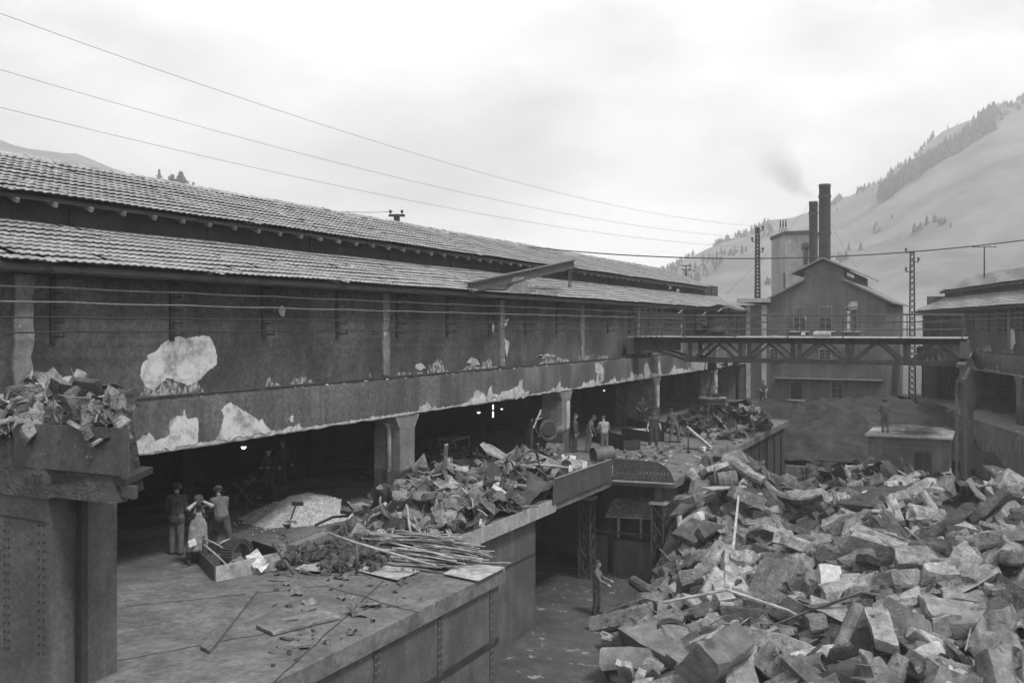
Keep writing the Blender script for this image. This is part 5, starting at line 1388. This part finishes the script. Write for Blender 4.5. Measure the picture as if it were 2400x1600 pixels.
# lath bundle
rg = random.Random(17)
lb = thing('lath_bundle', 'untidy bundle of long pale laths at the near end of the platform', 'bundle', tuple(pZ(1000, 1310, 0)))
lc = pZ(1000, 1312, 0); ldir = (pZ(1120, 1320, 0) - pZ(890, 1300, 0)).normalized(); lperp = Vector((-ldir.y, ldir.x, 0))
for k in range(260):
    L_ = rg.uniform(.6, 2.3); off = rg.gauss(0, .46); z = max(.02, rg.uniform(.0, .62) * math.exp(-off * off * 2.2)); s_ = rg.gauss(0, .35)
    d = (ldir + lperp * rg.gauss(0, .15) + Vector((0, 0, rg.gauss(0, .06)))).normalized(); c = lc + lperp * off + ldir * s_ + Vector((0, 0, z + .02))
    m = MB(); w = rg.uniform(.02, .085); m.bar(c - d * L_ / 2, c + d * L_ / 2, w, rg.uniform(.008, .02)); m.build('lath', 'wood_pale' if rg.random() < .62 else 'wood', lb)
# pipe handrail in front
hr = thing('pipe_handrail', 'sloping pipe handrail on one post at the near platform edge', 'handrail', tuple(pZ(836, 1400, 0)))
a = pZ(836, 1345, 0); zt = CAMZ + (765 - 1275) / FPX * ((a - CAM).dot(FWD)); pt = Vector((a.x, a.y, zt))
m = MB(); m.tube([(a.x, a.y, 0), pt], .035, 8); m.build('post', 'steel_box', hr, True)
dpt = (pt - CAM).dot(FWD); m = MB(); m.tube([pD(770, 1249, dpt + .5), pt + Vector((0, 0, .03)), pD(1022, 1326, dpt - .3)], .035, 8); m.build('rail', 'slab_edge', hr, True)
# loose sheets
def flat(pts, z, name, label, mat, cat, th=.02, lift=None):
    q = [pZ(u, v, z) for u, v in pts]; 
    if lift: q = [p + Vector((0, 0, l_)) for p, l_ in zip(q, lift)]
    m = MB(); m.prism(q, (0, 0, th)); return tag(m.build(name, mat), label, cat)
flat([(690, 1334), (755, 1305), (812, 1327), (745, 1345)], .02, 'steel_sheet', 'pale steel sheet curling up left of the handrail post', 'sheet_pale', 'sheet', .012, (0, .05, .0, .06))
flat([(838, 1338), (880, 1316), (985, 1338), (930, 1362)], .03, 'steel_sheet', 'pale steel sheet right of the handrail post', 'sheet_pale', 'sheet', .012, (.0, .04, 0, .03))
flat([(1040, 1345), (1085, 1318), (1184, 1330), (1120, 1362)], .04, 'steel_sheet', 'pale steel sheet at the end of the lath bundle', 'sheet_pale', 'sheet')
flat([(600, 1470), (760, 1432), (800, 1448), (640, 1488)], .02, 'timber_plank', 'weathered plank lying in the near foreground', 'wood', 'plank', .05)
flat([(470, 1520), (590, 1380), (604, 1386), (492, 1530)], .02, 'timber_plank', 'second weathered plank pointing at the steel tray', 'wood', 'plank', .05)
flat([(600, 1213), (612, 1207), (682, 1232), (678, 1237)], .02, 'iron_bar', 'dark iron bar lying in front of the gravel heap', 'steel_dark', 'bar', .05)
a, c = pZ(683, 1288, .1), pZ(766, 1258, .1); m = MB(); m.bar(a, c, .28, .26); tag(m.build('timber_baulk', 'wood'), 'squared timber baulk lying on the platform floor', 'timber')
a = pZ(655, 1258, .9); m = MB(); e = pD(688, 1345, 22.2); a = pD(640, 1271, 22.6); m.tube([a, a.lerp(e, .55), e], [.045, .04, .035], 8); tag(m.build('crowbar', 'steel_box', None, True), 'thick bar leaning over beside the tray with the tyre', 'bar')
c = a.lerp(e, .62); m = MB(); m.tube([c + RGT * .09 * math.cos(t) + Vector((0, 0, .12 * math.sin(t))) for t in frange(0, 6.2, 16)], .028, 6); tag(m.build('iron_ring', 'steel_plate', None, True), 'iron ring looped round the leaning bar', 'ring')
q = pZ(706, 1195, .45); s_ = thing('hammer', 'long-handled hammer lying on the gravel heap', 'hammer', tuple(q)); a = pX(694, 1180, q.x); c = pX(682, 1215, q.x + .25)
m = MB(); m.bar(a, c, .04, .04); m.build('handle', 'steel_dark', s_); m = MB(); m.bar(a + RGT * -.12, a + RGT * .2, .1, .1); m.build('head', 'steel_dark', s_)
# low tray with the big ribbed tyre
tc_ = pZ(560, 1345, 0); ty = thing('steel_tray', 'low steel tray holding the ribbed wheel at bottom left', 'tray', tuple(tc_))
A, B, C, D = pZ(452, 1302, 0), pZ(590, 1297, 0), pZ(664, 1330, 0), pZ(505, 1362, 0)
def wallp(p, q, h0, h1): m = MB(); n_ = (q - p).cross(Vector((0, 0, 1))).normalized() * .025; m.prism([p, q, q + Vector((0, 0, h1)), p + Vector((0, 0, h0))], n_); return m
wallp(A, D, .30, .34).build('side', 'steel_box', ty); wallp(D, C, .34, .40).build('side', 'sheet_pale', ty); wallp(C, B, .40, .34).build('side', 'steel_dark', ty); wallp(B, A, .3, .3).build('side', 'steel_dark', ty)
m = MB(); m.prism([A, B, C, D], (0, 0, .04)); m.build('floor', 'steel_plate', ty)
wc = pD(556, 1303, 23.0); wh = thing('ribbed_wheel', 'large ribbed wheel standing in the steel tray', 'wheel', (wc.x, wc.y, .05))
wax = (RGT * .86 - FWD * .42 + UP * .05).normalized(); wup = UP; wsd = wax.cross(wup).normalized(); wup = wsd.cross(wax)
q4 = Matrix(((wax.x, wsd.x, wup.x, wc.x), (wax.y, wsd.y, wup.y, wc.y), (wax.z, wsd.z, wup.z, wc.z), (0, 0, 0, 1)))
def wadd(mb, nm, mat): mb.v = [q4 @ v for v in mb.v]; return mb.build(nm, mat, wh)
m = pipe_piece(random, .30, .40, .86, 36); wadd(m, 'rim', 'rubber'); m = pipe_piece(random, .26, .34, .9, 30); wadd(m, 'hoop', 'scrap_mid')
for k in range(40):
    t = 6.283 * k / 40; m = MB(); u_ = Vector((0, math.cos(t), math.sin(t))); m.bar(Vector((-.15, 0, 0)) + u_ * .405, Vector((.15, 0, 0)) + u_ * .405, .03, .03, u_); wadd(m, 'rib', 'steel_plate')
rg = random.Random(2)
for i, (u, v) in enumerate(((548, 1318), (565, 1325), (600, 1310), (607, 1326))):
    q = pD(u, v, 22.6); mm_ = sheet_piece(rg, .4, .3, .3, 5, 4, .02, .12, .3); qm = Matrix.Translation(q) @ Euler((rg.uniform(-1, 1), rg.uniform(-1, 1), 0)).to_matrix().to_4x4(); mm_.v = [qm @ v_ for v_ in mm_.v]
    tag(mm_.build('tin_scrap', ('scrap_mid', 'scrap_light', 'paper', 'paper')[i]), ('crumpled grey tin inside the ribbed wheel', 'crumpled pale tin low inside the ribbed wheel', 'white crumpled rag hanging right of the ribbed wheel', 'white crumpled rag lower down right of the wheel')[i], 'scrap')
for i, (u0, v0, u1, v1, d0, d1) in enumerate(((477, 1275, 530, 1322, 22.8, 22.6), (478, 1262, 525, 1285, 23.2, 23.0), (510, 1277, 540, 1262, 23.2, 23.4))):
    m = MB(); m.tube([pD(u0, v0, d0), pD((u0 + u1) / 2, (v0 + v1) / 2 - 2, (d0 + d1) / 2), pD(u1, v1, d1)], .022, 6); tag(m.build('iron_rod', 'rod_pale', None, True), ('pale rod resting on the tray before the apron man', 'thin rod between the apron man and the ribbed wheel', 'short rod rising left of the ribbed wheel')[i], 'rod')
# reel of cable and pipe by the second column
q = pX(1283, 1003, -16.6); rl = thing('cable_reel', 'cable reel hung beside the second column with loops of wire', 'reel', (q.x, q.y, 0))
m = MB(); ax = Vector((.75, -.66, 0)); m.tube([q - ax * .12, q + ax * .12], .33, 26); m.build('drum', 'steel_dark', rl)
sd = ax.cross(UP).normalized()
for r_ in (.35, .38, .42):
    m = MB(); m.tube([q + ax * .13 + sd * r_ * math.cos(t) + UP * (r_ * math.sin(t) - .06) for t in frange(0, 6.2, 30)], .008, 5); m.build('wire_loop', 'scrap_mid', rl)
m = MB(); m.box(q.x - .3, q.x + .1, q.y - .1, q.y + .3, 0, q.z - .3); m.build('stand', 'steel_dark', rl)
q = pX(1312, 1007, -16.55); m = MB(); m.tube([q - Vector((0, .45, 0)), q + Vector((0, .4, 0))], .17, 14); tag(m.build('air_cylinder', 'scrap_mid', None, True), 'short horizontal cylinder strapped to the second column', 'cylinder')
for i, (u0, v0, u1, v1) in enumerate(((1250, 1003, 1268, 960), (1255, 985, 1270, 978), (1255, 985, 1268, 968))):
    a, c = pX(u0, v0, -17.2), pX(u1, v1, -17.2); m = MB(); m.bar(a, c, .05, .03); tag(m.build('pale_lath', 'wood_pale'), ('longest of the laths leaning left of the cable reel', 'lowest of the laths leaning left of the cable reel', 'middle lath leaning left of the cable reel')[i], 'lath')
# prop with slanting beam at the magnet
a, c = pD(1610, 1001, 47.2), pD(1668, 1050, 43.5); m = MB(); m.bar(a, c, .12, .12); tag(m.build('pale_timber', 'wood_pale'), 'pale timber slanting from the prop down to the landing', 'timber')
a = pZ(1613, 1062, 0); m = MB(); m.tube([a, a + Vector((0, 0, 1.15))], .03, 6); tag(m.build('iron_prop', 'steel_dark', None, True), 'thin upright iron prop on the far landing', 'prop')
m = MB(); m.tube([pZ(1600, 1050, .04), pZ(1650, 1053, .04), pZ(1697, 1057, .04)], .03, 6); tag(m.build('iron_bar', 'steel_dark', None, True), 'dark bar lying flat on the far landing', 'bar')
q = pZ(1646, 1051, .1); m = hull_piece(random.Random(3), .22, .2, .14); m.v = [v + q for v in m.v]; tag(m.build('white_block', 'paper'), 'white block under the slanting timber on the landing', 'block')
# debris on the far landing
rg = random.Random(31)
db = thing('landing_debris', 'litter of small iron pieces on the far landing', 'debris', (-12, 42, 0))
for k in range(190):
    if k < 120: x, y = rg.uniform(-15.5, -12.2), rg.gauss(39.2, 2.0)
    else: x, y = rg.uniform(-14.5, -10.8), rg.uniform(36, 50)
    if y < 35.6: continue
    kind = pick(rg, (('casting', 4), ('bar', 2), ('plate', .7), ('pipe', .8))); s_ = rg.uniform(.35, .7) * (1.0 if kind != 'casting' else 1.5)
    q = Matrix.Translation(Vector((x, y, .05)) - ORG[db.name]) @ Euler((rg.gauss(0, .25), rg.gauss(0, .25), rg.uniform(0, 6.28))).to_matrix().to_4x4() @ Matrix.Scale(s_, 4)
    inst(lib_mesh(kind, rg.randrange(len(LIB[kind])), pick(rg, (('scrap_light', 3), ('scrap_mid', 4), ('scrap_dark', 2)))), NAMES[kind], db, q)
db2 = thing('platform_debris', 'litter of chips and small scrap around the timber baulk', 'debris', (-14, 20, 0))
for k in range(420):
    q = pZ(rg.uniform(640, 1000), rg.uniform(1255, 1345) if k % 3 else rg.uniform(1345, 1590), 0); s_ = rg.uniform(.12, .45) * (1.3 if k % 5 == 0 else 1)
    if q.x > -10.6: continue
    kind = pick(rg, (('casting', 4), ('bar', 1.2), ('plate', .5), ('chunk', .35), ('pipe', .3), ('crumpled_sheet', .3)))
    mt = Matrix.Translation(Vector((q.x, q.y, .02)) - ORG[db2.name]) @ Euler((rg.gauss(0, .2), rg.gauss(0, .2), rg.uniform(0, 6.28))).to_matrix().to_4x4() @ Matrix.Scale(s_, 4)
    inst(lib_mesh(kind, rg.randrange(len(LIB[kind])), pick(rg, (('scrap_light', 3), ('scrap_mid', 4), ('scrap_dark', 3)))), NAMES[kind], db2, mt)
# plank, corrugated roll and drum in the great heap
a, c = pX(1731, 1165, -7.6), pX(1718, 1293, -5.9); m = MB(); m.bar(a, c, .14, .06, (1, 0, 0)); tag(m.build('upright_plank', 'wood_pale'), 'long pale plank leaning upright in the great heap', 'plank')
q = pX(1690, 1085, -9.4); cs = thing('coiled_spring', 'dark ribbed coil on top of the great heap', 'coil', tuple(q))
for k in range(5):
    m = pipe_piece(random, .12, .3, .7, 18); qm = Matrix.Translation(q + Vector((0, 0, -.45 + .17 * k))) @ Matrix.Rotation(R(90), 4, 'Y'); m.v = [qm @ v for v in m.v]; m.build('turn', 'steel_dark', cs)
q = pX(1705, 1125, -8.7); drum((q.x, q.y, q.z), .33, .7, (1, .4, .15), 'crushed drum near the top of the great heap', 'scrap_mid')
a, c = pX(1655, 1145, -9.2), pX(1740, 1138, -8.2); m = MB(); m.bar(a, c, .5, .05); tag(m.build('flat_plate', 'scrap_light'), 'flat plate carrying the crushed drum on the heap', 'plate')
a, c = pX(1697, 1077, -9.2), pX(1790, 1128, -7.6); m = MB(); m.tube([a, a.lerp(c, .3) + Vector((0, 0, .08)), a.lerp(c, .7), c], [.26, .24, .2, .2], 9); tag(m.build('cast_column', 'scrap_light'), 'pale tapered casting lying along the crest of the great heap', 'casting')
a, c = pX(1715, 1150, -8.3), pX(1785, 1180, -7.4); m = MB(); m.bar(a, c, .45, .42); tag(m.build('squared_block', 'scrap_light'), 'large squared block below the crest of the great heap', 'block')
# lamps in the hall
for i, (u, v, x, r_) in enumerate(((571, 1046, HX - 1.4, .075), (1416, 914, HX - 1.4, .055), (1122, 965, HX - 1.3, .07), (1176, 957, HX - 3, .06))):
    q = pX(u, v, x); t = thing('hall_lamp', ('lit lamp under the crane beam above the apron man', 'small lit lamp under the crane beam above the gang', 'dim lit lamp left of the bright slit in the hall', 'tiny lit lamp right of the bright slit in the hall')[i], 'lamp', tuple(q))
    m = MB(); m.lathe(q, [(.02, -r_), (r_ * .7, -r_ * .75), (r_, -.02), (r_ * .98, 0), (0, .0)], 14); m.build('bulb', 'glow', t, True)
    m = MB(); m.lathe(q, [(r_ * 1.05, .01), (r_ * .4, r_ * .5), (.03, r_ * .6), (.02, max(.1, 3.7 - q.z))], 14); m.build('shade', 'steel_dark', t)
q = pX(1156, 948, HX - 6); c = pX(1156, 978, HX - 6); t = thing('glowing_slit', 'narrow glowing strip imitating a slit of daylight at the back of the hall', 'window', tuple(c))
m = MB(); m.box(q.x - .02, q.x, q.y - .07, q.y + .07, c.z, q.z - .35); m.build('pane', 'glow', t); m = MB(); m.box(q.x - .02, q.x, q.y - .06, q.y + .06, q.z - .25, q.z); m.build('pane', 'glow', t)  # self-lit strips in place of daylight coming through holes in the wall
# hall contents, half lost in the dark
ht = tray(560, 1170, 640, 1178, .9, .5, 'barrow trough with a pale rim in the dark of the hall', 'scrap_dark')
def hz_(x, y): return cone(-20.4, 20.3, .6, .5, 0, 1, 1, .3)(x, y)
q = pZ(585, 1165, 0)
heap('tangled_wire_heap', 'small tangled heap of pale wire scrap behind the barrow trough', 'heap', (q.x - 1, q.x + 1, q.y - 1, q.y + 1), lambda x, y: cone(q.x, q.y, .55, .7, 0)(x, y), (('casting', 3), ('bar', 1)), (('scrap_light', 2), ('scrap_mid', 3)), 60, 60, .4, 41, zmin=0, core_n=14)
t = thing('work_bench', 'low wooden bench inside the hall behind the coke', 'bench', tuple(pZ(1065, 1060, 0))); q = pZ(1065, 1060, 0)
m = MB(); m.box(q.x - .4, q.x + .4, q.y - .8, q.y + .8, .62, .7); m.build('top', 'wood', t)
for sx in (-.35, .35):
    for sy in (-.7, .7): m = MB(); m.box(q.x + sx - .04, q.x + sx + .04, q.y + sy - .04, q.y + sy + .04, 0, .62); m.build('leg', 'wood', t)
q = pX(1480, 985, HX - 2.2); m = MB(); rg = random.Random(5)
vs_ = [(q.x + .2 + .1 * fbm(i, j), q.y - 2.2 + 4.4 * i / 9, 2.4 * j / 6 * (1 - .10 * abs(i - 4) / 4)) for j in range(7) for i in range(10)]
m.add(vs_, [(j * 10 + i, j * 10 + i + 1, (j + 1) * 10 + i + 1, (j + 1) * 10 + i) for j in range(6) for i in range(9)]); o = m.build('stacked_rubble_wall', 'scrap_mid'); sm = o.modifiers.new('thick', 'SOLIDIFY'); sm.thickness = .4; tag(o, 'pale rubble stacked up inside the third bay behind the gang', 'wall')
# ================================================================== LEFT AND RIGHT OF THE MIDDLE VIEW
# steel hopper heaped with scrap close by on the left
hp_ = thing('riveted_steel_hopper', 'riveted steel hopper heaped with scrap in the left foreground', 'hopper', (-12, 10, GZ))
a = pD(33, 991, 15.0); b_ = pD(300, 1019, 14.2)
d = (b_ - a); d.z = 0; L_ = d.length; d.normalize(); n_ = Vector((-d.y, d.x, 0))
if n_.dot(FWD) < 0: n_ = -n_
zt = a.z; 
def hpp(t, z, dep=0.0): q = a + d * t + n_ * dep; return Vector((q.x, q.y, z))
pr = [(0, zt - .66), (L_, zt - .70), (L_, zt + .0), (.10, zt + .0), (.03, zt - .04), (0, zt - .12)]
m = MB(); m.prism([hpp(t, z) for t, z in pr], n_ * .03); sd_ = m.build('front_sheet', 'steel_plate', hp_)
m = MB()
for t in (.55, .62, 1.45, 1.52): q = hpp(t, zt - .45); m.bar(q, q - n_ * .012, .03)
for t in (.3, 1.4): q = hpp(t, zt - .06); m.bar(q, q - n_ * .012, .025)
m.build('rivet_row', 'rivet', sd_)
m = MB(); m.prism([hpp(-.6, zt - .85, .05), hpp(L_ - .1, zt - .85, .05), hpp(L_ - .6, zt - .85, 1.2), hpp(-.6, zt - .85, 1.2)], (0, 0, .1)); m.build('floor', 'steel_dark', hp_)
m = MB(); m.prism([hpp(-.8, GZ, .08), hpp(.62, GZ, .08), hpp(.62, zt - .85, .08), hpp(-.8, zt - .85, .08)], n_ * 1.4); bx = m.build('base', 'steel_box', hp_)
m = MB()
for t in (-.28, -.20, .42, .52):
    for k in range(16): q = hpp(t, zt - 1.55 - .13 * k, .08); m.bar(q, q - n_ * .015, .026)
m.build('rivet_row', 'steel_dark', bx)
m = MB(); m.prism([hpp(-.8, zt - 1.43, .078), hpp(.62, zt - 1.52, .078), hpp(.62, zt - 1.50, .078), hpp(-.8, zt - 1.41, .078)], n_ * -.012); m.build('seam', 'steel_dark', bx)
m = MB(); m.bar(hpp(.75, GZ, .6), hpp(.75, zt - .85, .6), .12); m.build('leg', 'steel_dark', hp_)
m = MB(); m.prism([hpp(.7, zt - .86, .1), hpp(L_, zt - 1.05, .1), hpp(L_, zt - .86, .1)], n_ * .1); m.build('bracing', 'steel_plate', hp_)
# chalk figures on the riveted plate
cu = bpy.data.curves.new('chalk', 'FONT'); cu.body = '+ 1/800\n   512'; cu.size = .13; ob = link(bpy.data.objects.new('tmp_text', cu)); bpy.context.view_layer.update()
dg = bpy.context.evaluated_depsgraph_get(); tm = bpy.data.meshes.new_from_object(ob.evaluated_get(dg)); bpy.data.objects.remove(ob)
co = link(bpy.data.objects.new('chalk_writing', tm)); tm.materials.append(M['scrap_mid']); co.parent = bx
q = hpp(-.12, zt - 1.85, .074) - ORG[hp_.name]; co.matrix_local = Matrix(((d.x, 0, -n_.x, q.x), (d.y, 0, -n_.y, q.y), (0, 1, 0, q.z), (0, 0, 0, 1)))
ctr = hpp(L_ * .4, 0, .8)
def hop_z(x, y):
    t = (Vector((x, y, 0)) - Vector((a.x, a.y, 0))).dot(d); w = (Vector((x, y, 0)) - Vector((a.x, a.y, 0))).dot(n_)
    if t < -.7 or t + .6 * w > L_ - .25 or w < .05 or w > 1.0: return zt - 1.5
    return zt - .22 + .62 * math.sin(math.pi * min(1, max(0, w / 1.7))) * (1 - .1 * t) + fbm(x * 2, y * 2, 3) * .16
heap('hopper_scrap', 'jumbled scrap load in the hopper at the far left', 'heap', (ctr.x - 2, ctr.x + 2, ctr.y - 2, ctr.y + 2), hop_z,
     (('chunk', 6), ('crumpled_sheet', 1.5), ('pipe', 2), ('ring', .6), ('bar', 2), ('plate', 2), ('block', 1)), (('scrap_light', 5), ('scrap_mid', 4), ('scrap_dark', 2), ('scrap_white', .5)), 130, 60, .42, 51, zmin=zt - .9, tilt=.8, core_n=30)

# second hall on the right
h2 = thing('tiled_hall', 'second tiled hall with a crane beam closing the yard on the right', 'building', (-5.5, 87.9, 0), None, R(196.1))
make_hall(h2, 0, 48, [2, 13.5, 25, 36.5], [1.5 + 3.3 * k for k in range(14)], [6.0, 22.0, 38.0], 0, -99, None, random.Random(9), False)
m = MB(); m.box(-9.1, 1.5, -1, 49, GZ, 0); o = m.build('plinth', 'column_concrete', h2, False, True)
m = MB(); rg = random.Random(3); ring = []
for k in range(22):
    t = 6.283 * k / 22; ring.append((-.499, 22.5 + .62 * math.cos(t) * rg.uniform(.7, 1.15), 5.0 + .62 * math.sin(t) * rg.uniform(.75, 1.2)))
m.prism(ring, (.02, 0, 0)); m.build('bare_patch', 'patch', h2, False, True)['label'] = 'white bare patch on the wall of the right-hand hall'
# lattice mast and bunker before it
q0 = pD(2138, 760, 76); q1 = pD(2138, 588, 76); mt2 = thing('lattice_mast', 'short lattice power mast in front of the hillside at the right', 'mast', (q0.x, q0.y, q0.z - 8))
lattice(mt2, (q0.x, q0.y, q0.z - 8), q1, .5, .27, 30, leg=.085, lace=.05)
for sx, v in ((-1, 592), (1, 614), (-1, 637)):
    z = pD(2138, v, 76).z; m = MB(); m.bar((q1.x, q1.y, z), Vector((q1.x, q1.y, z)) + RGT * .5 * sx, .06); ar = m.build('arm', 'steel_dark', mt2); e = Vector((q1.x, q1.y, z)) + RGT * .48 * sx
    m = MB(); m.lathe(e, [(.03, 0), (.05, .12), (.11, .18), (.05, .24), (.11, .3), (.02, .38)], 10); m.build('insulator', 'steel_dark', ar)
bk = thing('steel_bunker', 'small riveted steel bunker with a dark window behind the right-hand heap', 'bunker', (-3.5, 54, GZ))
m = MB(); m.box(-5.6, -1.8, 53, 56.5, GZ, .1); m.build('body', 'steel_box', bk); m = MB(); m.box(-5.75, -1.65, 52.85, 56.6, .1, .2); m.build('top', 'slab_edge', bk)
m = MB(); m.box(-3.4, -2.6, 52.97, 52.999, -1.6, -.6); w = m.build('window', 'glass_dark', bk); m = MB(); m.box(-3.02, -2.98, 52.95, 52.97, -1.6, -.6); m.build('glazing_bar', 'steel_dark', w)
for z in (-.15, -.4, -2.4):
    m = MB()
    for x in frange(-5.5, -1.9, 30): m.box(x - .02, x + .02, 52.98, 52.999, z - .02, z + .02)
    m.build('rivet_row', 'rivet', bk)
lb2 = thing('lath_bundle', 'loose bundle of laths on top of the small steel bunker', 'bundle', (-3.4, 54.2, .2)); rg = random.Random(6)
for k in range(60):
    x, y, z = rg.uniform(-4.2, -2.6), rg.uniform(53.3, 55.2), .24 + rg.uniform(0, .3); an_ = rg.gauss(0, .3); L2 = rg.uniform(.6, 1.3); m = MB(); m.bar((x - L2 * math.cos(an_), y - L2 * math.sin(an_) * .4, z), (x + L2 * math.cos(an_), y + L2 * math.sin(an_) * .4, z + rg.gauss(0, .08)), .04, .02); m.build('lath', 'wood_pale' if rg.random() < .5 else 'wood', lb2)
q = pD(2128, 990, 55.5); person('man in overalls seen from behind on the small steel bunker', (-4.9, 54.2, .2), back_to_cam(q, 10), dict(nod=15, lean=6, arm_l=(20, 8, 50, 20), arm_r=(20, 8, 50, 20)), ('cloth_mid', 'cloth_mid'), 'cap')

# conifers on the rise behind the hall at the left
def conifer(u, vt, vb, dist, label, seed, wide=.22, sparse=.0):
    rg = random.Random(seed); dist = 400 if dist < 130 else 520; p, q = on_hill(u, dist), pD(u, vt, dist); h = q.z - p.z
    t = thing('pine_tree', label, 'tree', tuple(p)); m = MB(); m.tube([p, p.lerp(q, .5) + Vector((rg.uniform(-.1, .1), 0, 0)), q], [h * .022, h * .013, .02], 6); m.build('trunk', 'bark', t)
    m = MB()
    for k in range(260):
        f = rg.uniform(.22, 1.0) ** .8; z = p.z + h * f; r_ = h * wide * (1.06 - f) * rg.uniform(.55, 1.25) * (1 + .5 * math.sin(f * 23 + seed)); an_ = rg.uniform(0, 6.283)
        if rg.random() < sparse: continue
        c = Vector((p.x + (q.x - p.x) * f, p.y + (q.y - p.y) * f, z)); e = c + Vector((math.cos(an_) * r_, math.sin(an_) * r_, -r_ * .15 + rg.uniform(-.1, .25)))
        for j in range(7):
            w = c.lerp(e, rg.uniform(.15, 1)); s_ = h * .022 * rg.uniform(.7, 1.6); v1 = Vector((rg.gauss(0, 1), rg.gauss(0, 1), rg.gauss(0, .6))).normalized() * s_; v2 = Vector((rg.gauss(0, 1), rg.gauss(0, 1), rg.gauss(0, .6))).normalized() * s_
            m.add([w - v1, w + v2, w + v1 * 1.6, w - v2 * .7], [(0, 1, 2), (0, 2, 3)])
    m.build('crown', 'needles', t)
conifer(424, 404, 442, 110, 'dark bushy pine, tallest above the left end of the roof ridge', 1, .40)
conifer(404, 412, 440, 112, 'dark pine just left of the tallest one above the ridge', 2, .34)
conifer(373, 398, 436, 150, 'pale hazy pine peeping over the ridge beside the left edge', 3, .22, .2)
conifer(396, 414, 438, 160, 'thin pale spire-like pine between the two darker ones', 4, .12)
conifer(453, 428, 446, 150, 'tiny pale pine right of the tallest pine', 5, .2)
conifer(483, 444, 455, 150, 'smallest pale pine tip farthest right over the ridge', 6, .22)

# ================================================================== SMOKE AND HAZE
cx, zt, r_ = s1
smk = thing('smoke', 'thin smoke drifting off the slim chimney', 'smoke', (cx, 104, zt)); smk['kind'] = 'stuff'
rg = random.Random(77)
for i in range(16):
    t = i / 15; e = pY(1905 - 112 * t ** .85 + rg.gauss(0, 3), 468 - 118 * t + rg.gauss(0, 3), 104 + rg.gauss(0, .4)); rr = (r_ * .55 + 2.3 * t ** .8) * rg.uniform(.85, 1.15)
    bm = bmesh.new(); bmesh.ops.create_icosphere(bm, subdivisions=3, radius=1.0)
    for v in bm.verts: v.co = v.co * rr * (1 + .35 * mnoise.fractal(v.co * 1.3 + Vector((i * 3.1, 0, 0)), 1, 2, 3))
    me = bpy.data.meshes.new('puff'); bm.to_mesh(me); bm.free(); me.transform(Matrix.Translation(e - ORG[smk.name]))
    o = link(bpy.data.objects.new('puff', me)); o.parent = smk; o['kind'] = 'stuff'
    s = NT('smoke_volume'); s.t.nodes.remove(s.b); pv = s.n('VolumePrincipled'); out = [n for n in s.t.nodes if n.type == 'OUTPUT_MATERIAL'][0]
    s.L(pv.outputs[0], out.inputs['Volume']); pv.inputs['Color'].default_value = (.4, .4, .4, 1); pv.inputs['Density'].default_value = .13 * (1 - t) ** 1.5 / (1 + 2.0 * t) + .003
    me.materials.append(s.m)

hb = MB(); hb.box(-1150, 1150, -60, 1080, GZ - 1.0, 262.0)
hz_o = hb.build('haze', 'paper'); tag(hz_o, 'thin haze hanging over the valley', 'haze', None, 'stuff')
s = NT('haze_volume'); s.t.nodes.remove(s.b); pv = s.n('VolumePrincipled'); out = [n for n in s.t.nodes if n.type == 'OUTPUT_MATERIAL'][0]
s.L(pv.outputs[0], out.inputs['Volume']); pv.inputs['Color'].default_value = (.93, .93, .93, 1); pv.inputs['Density'].default_value = .0011; pv.inputs['Anisotropy'].default_value = .2
hz_o.data.materials.clear(); hz_o.data.materials.append(s.m)
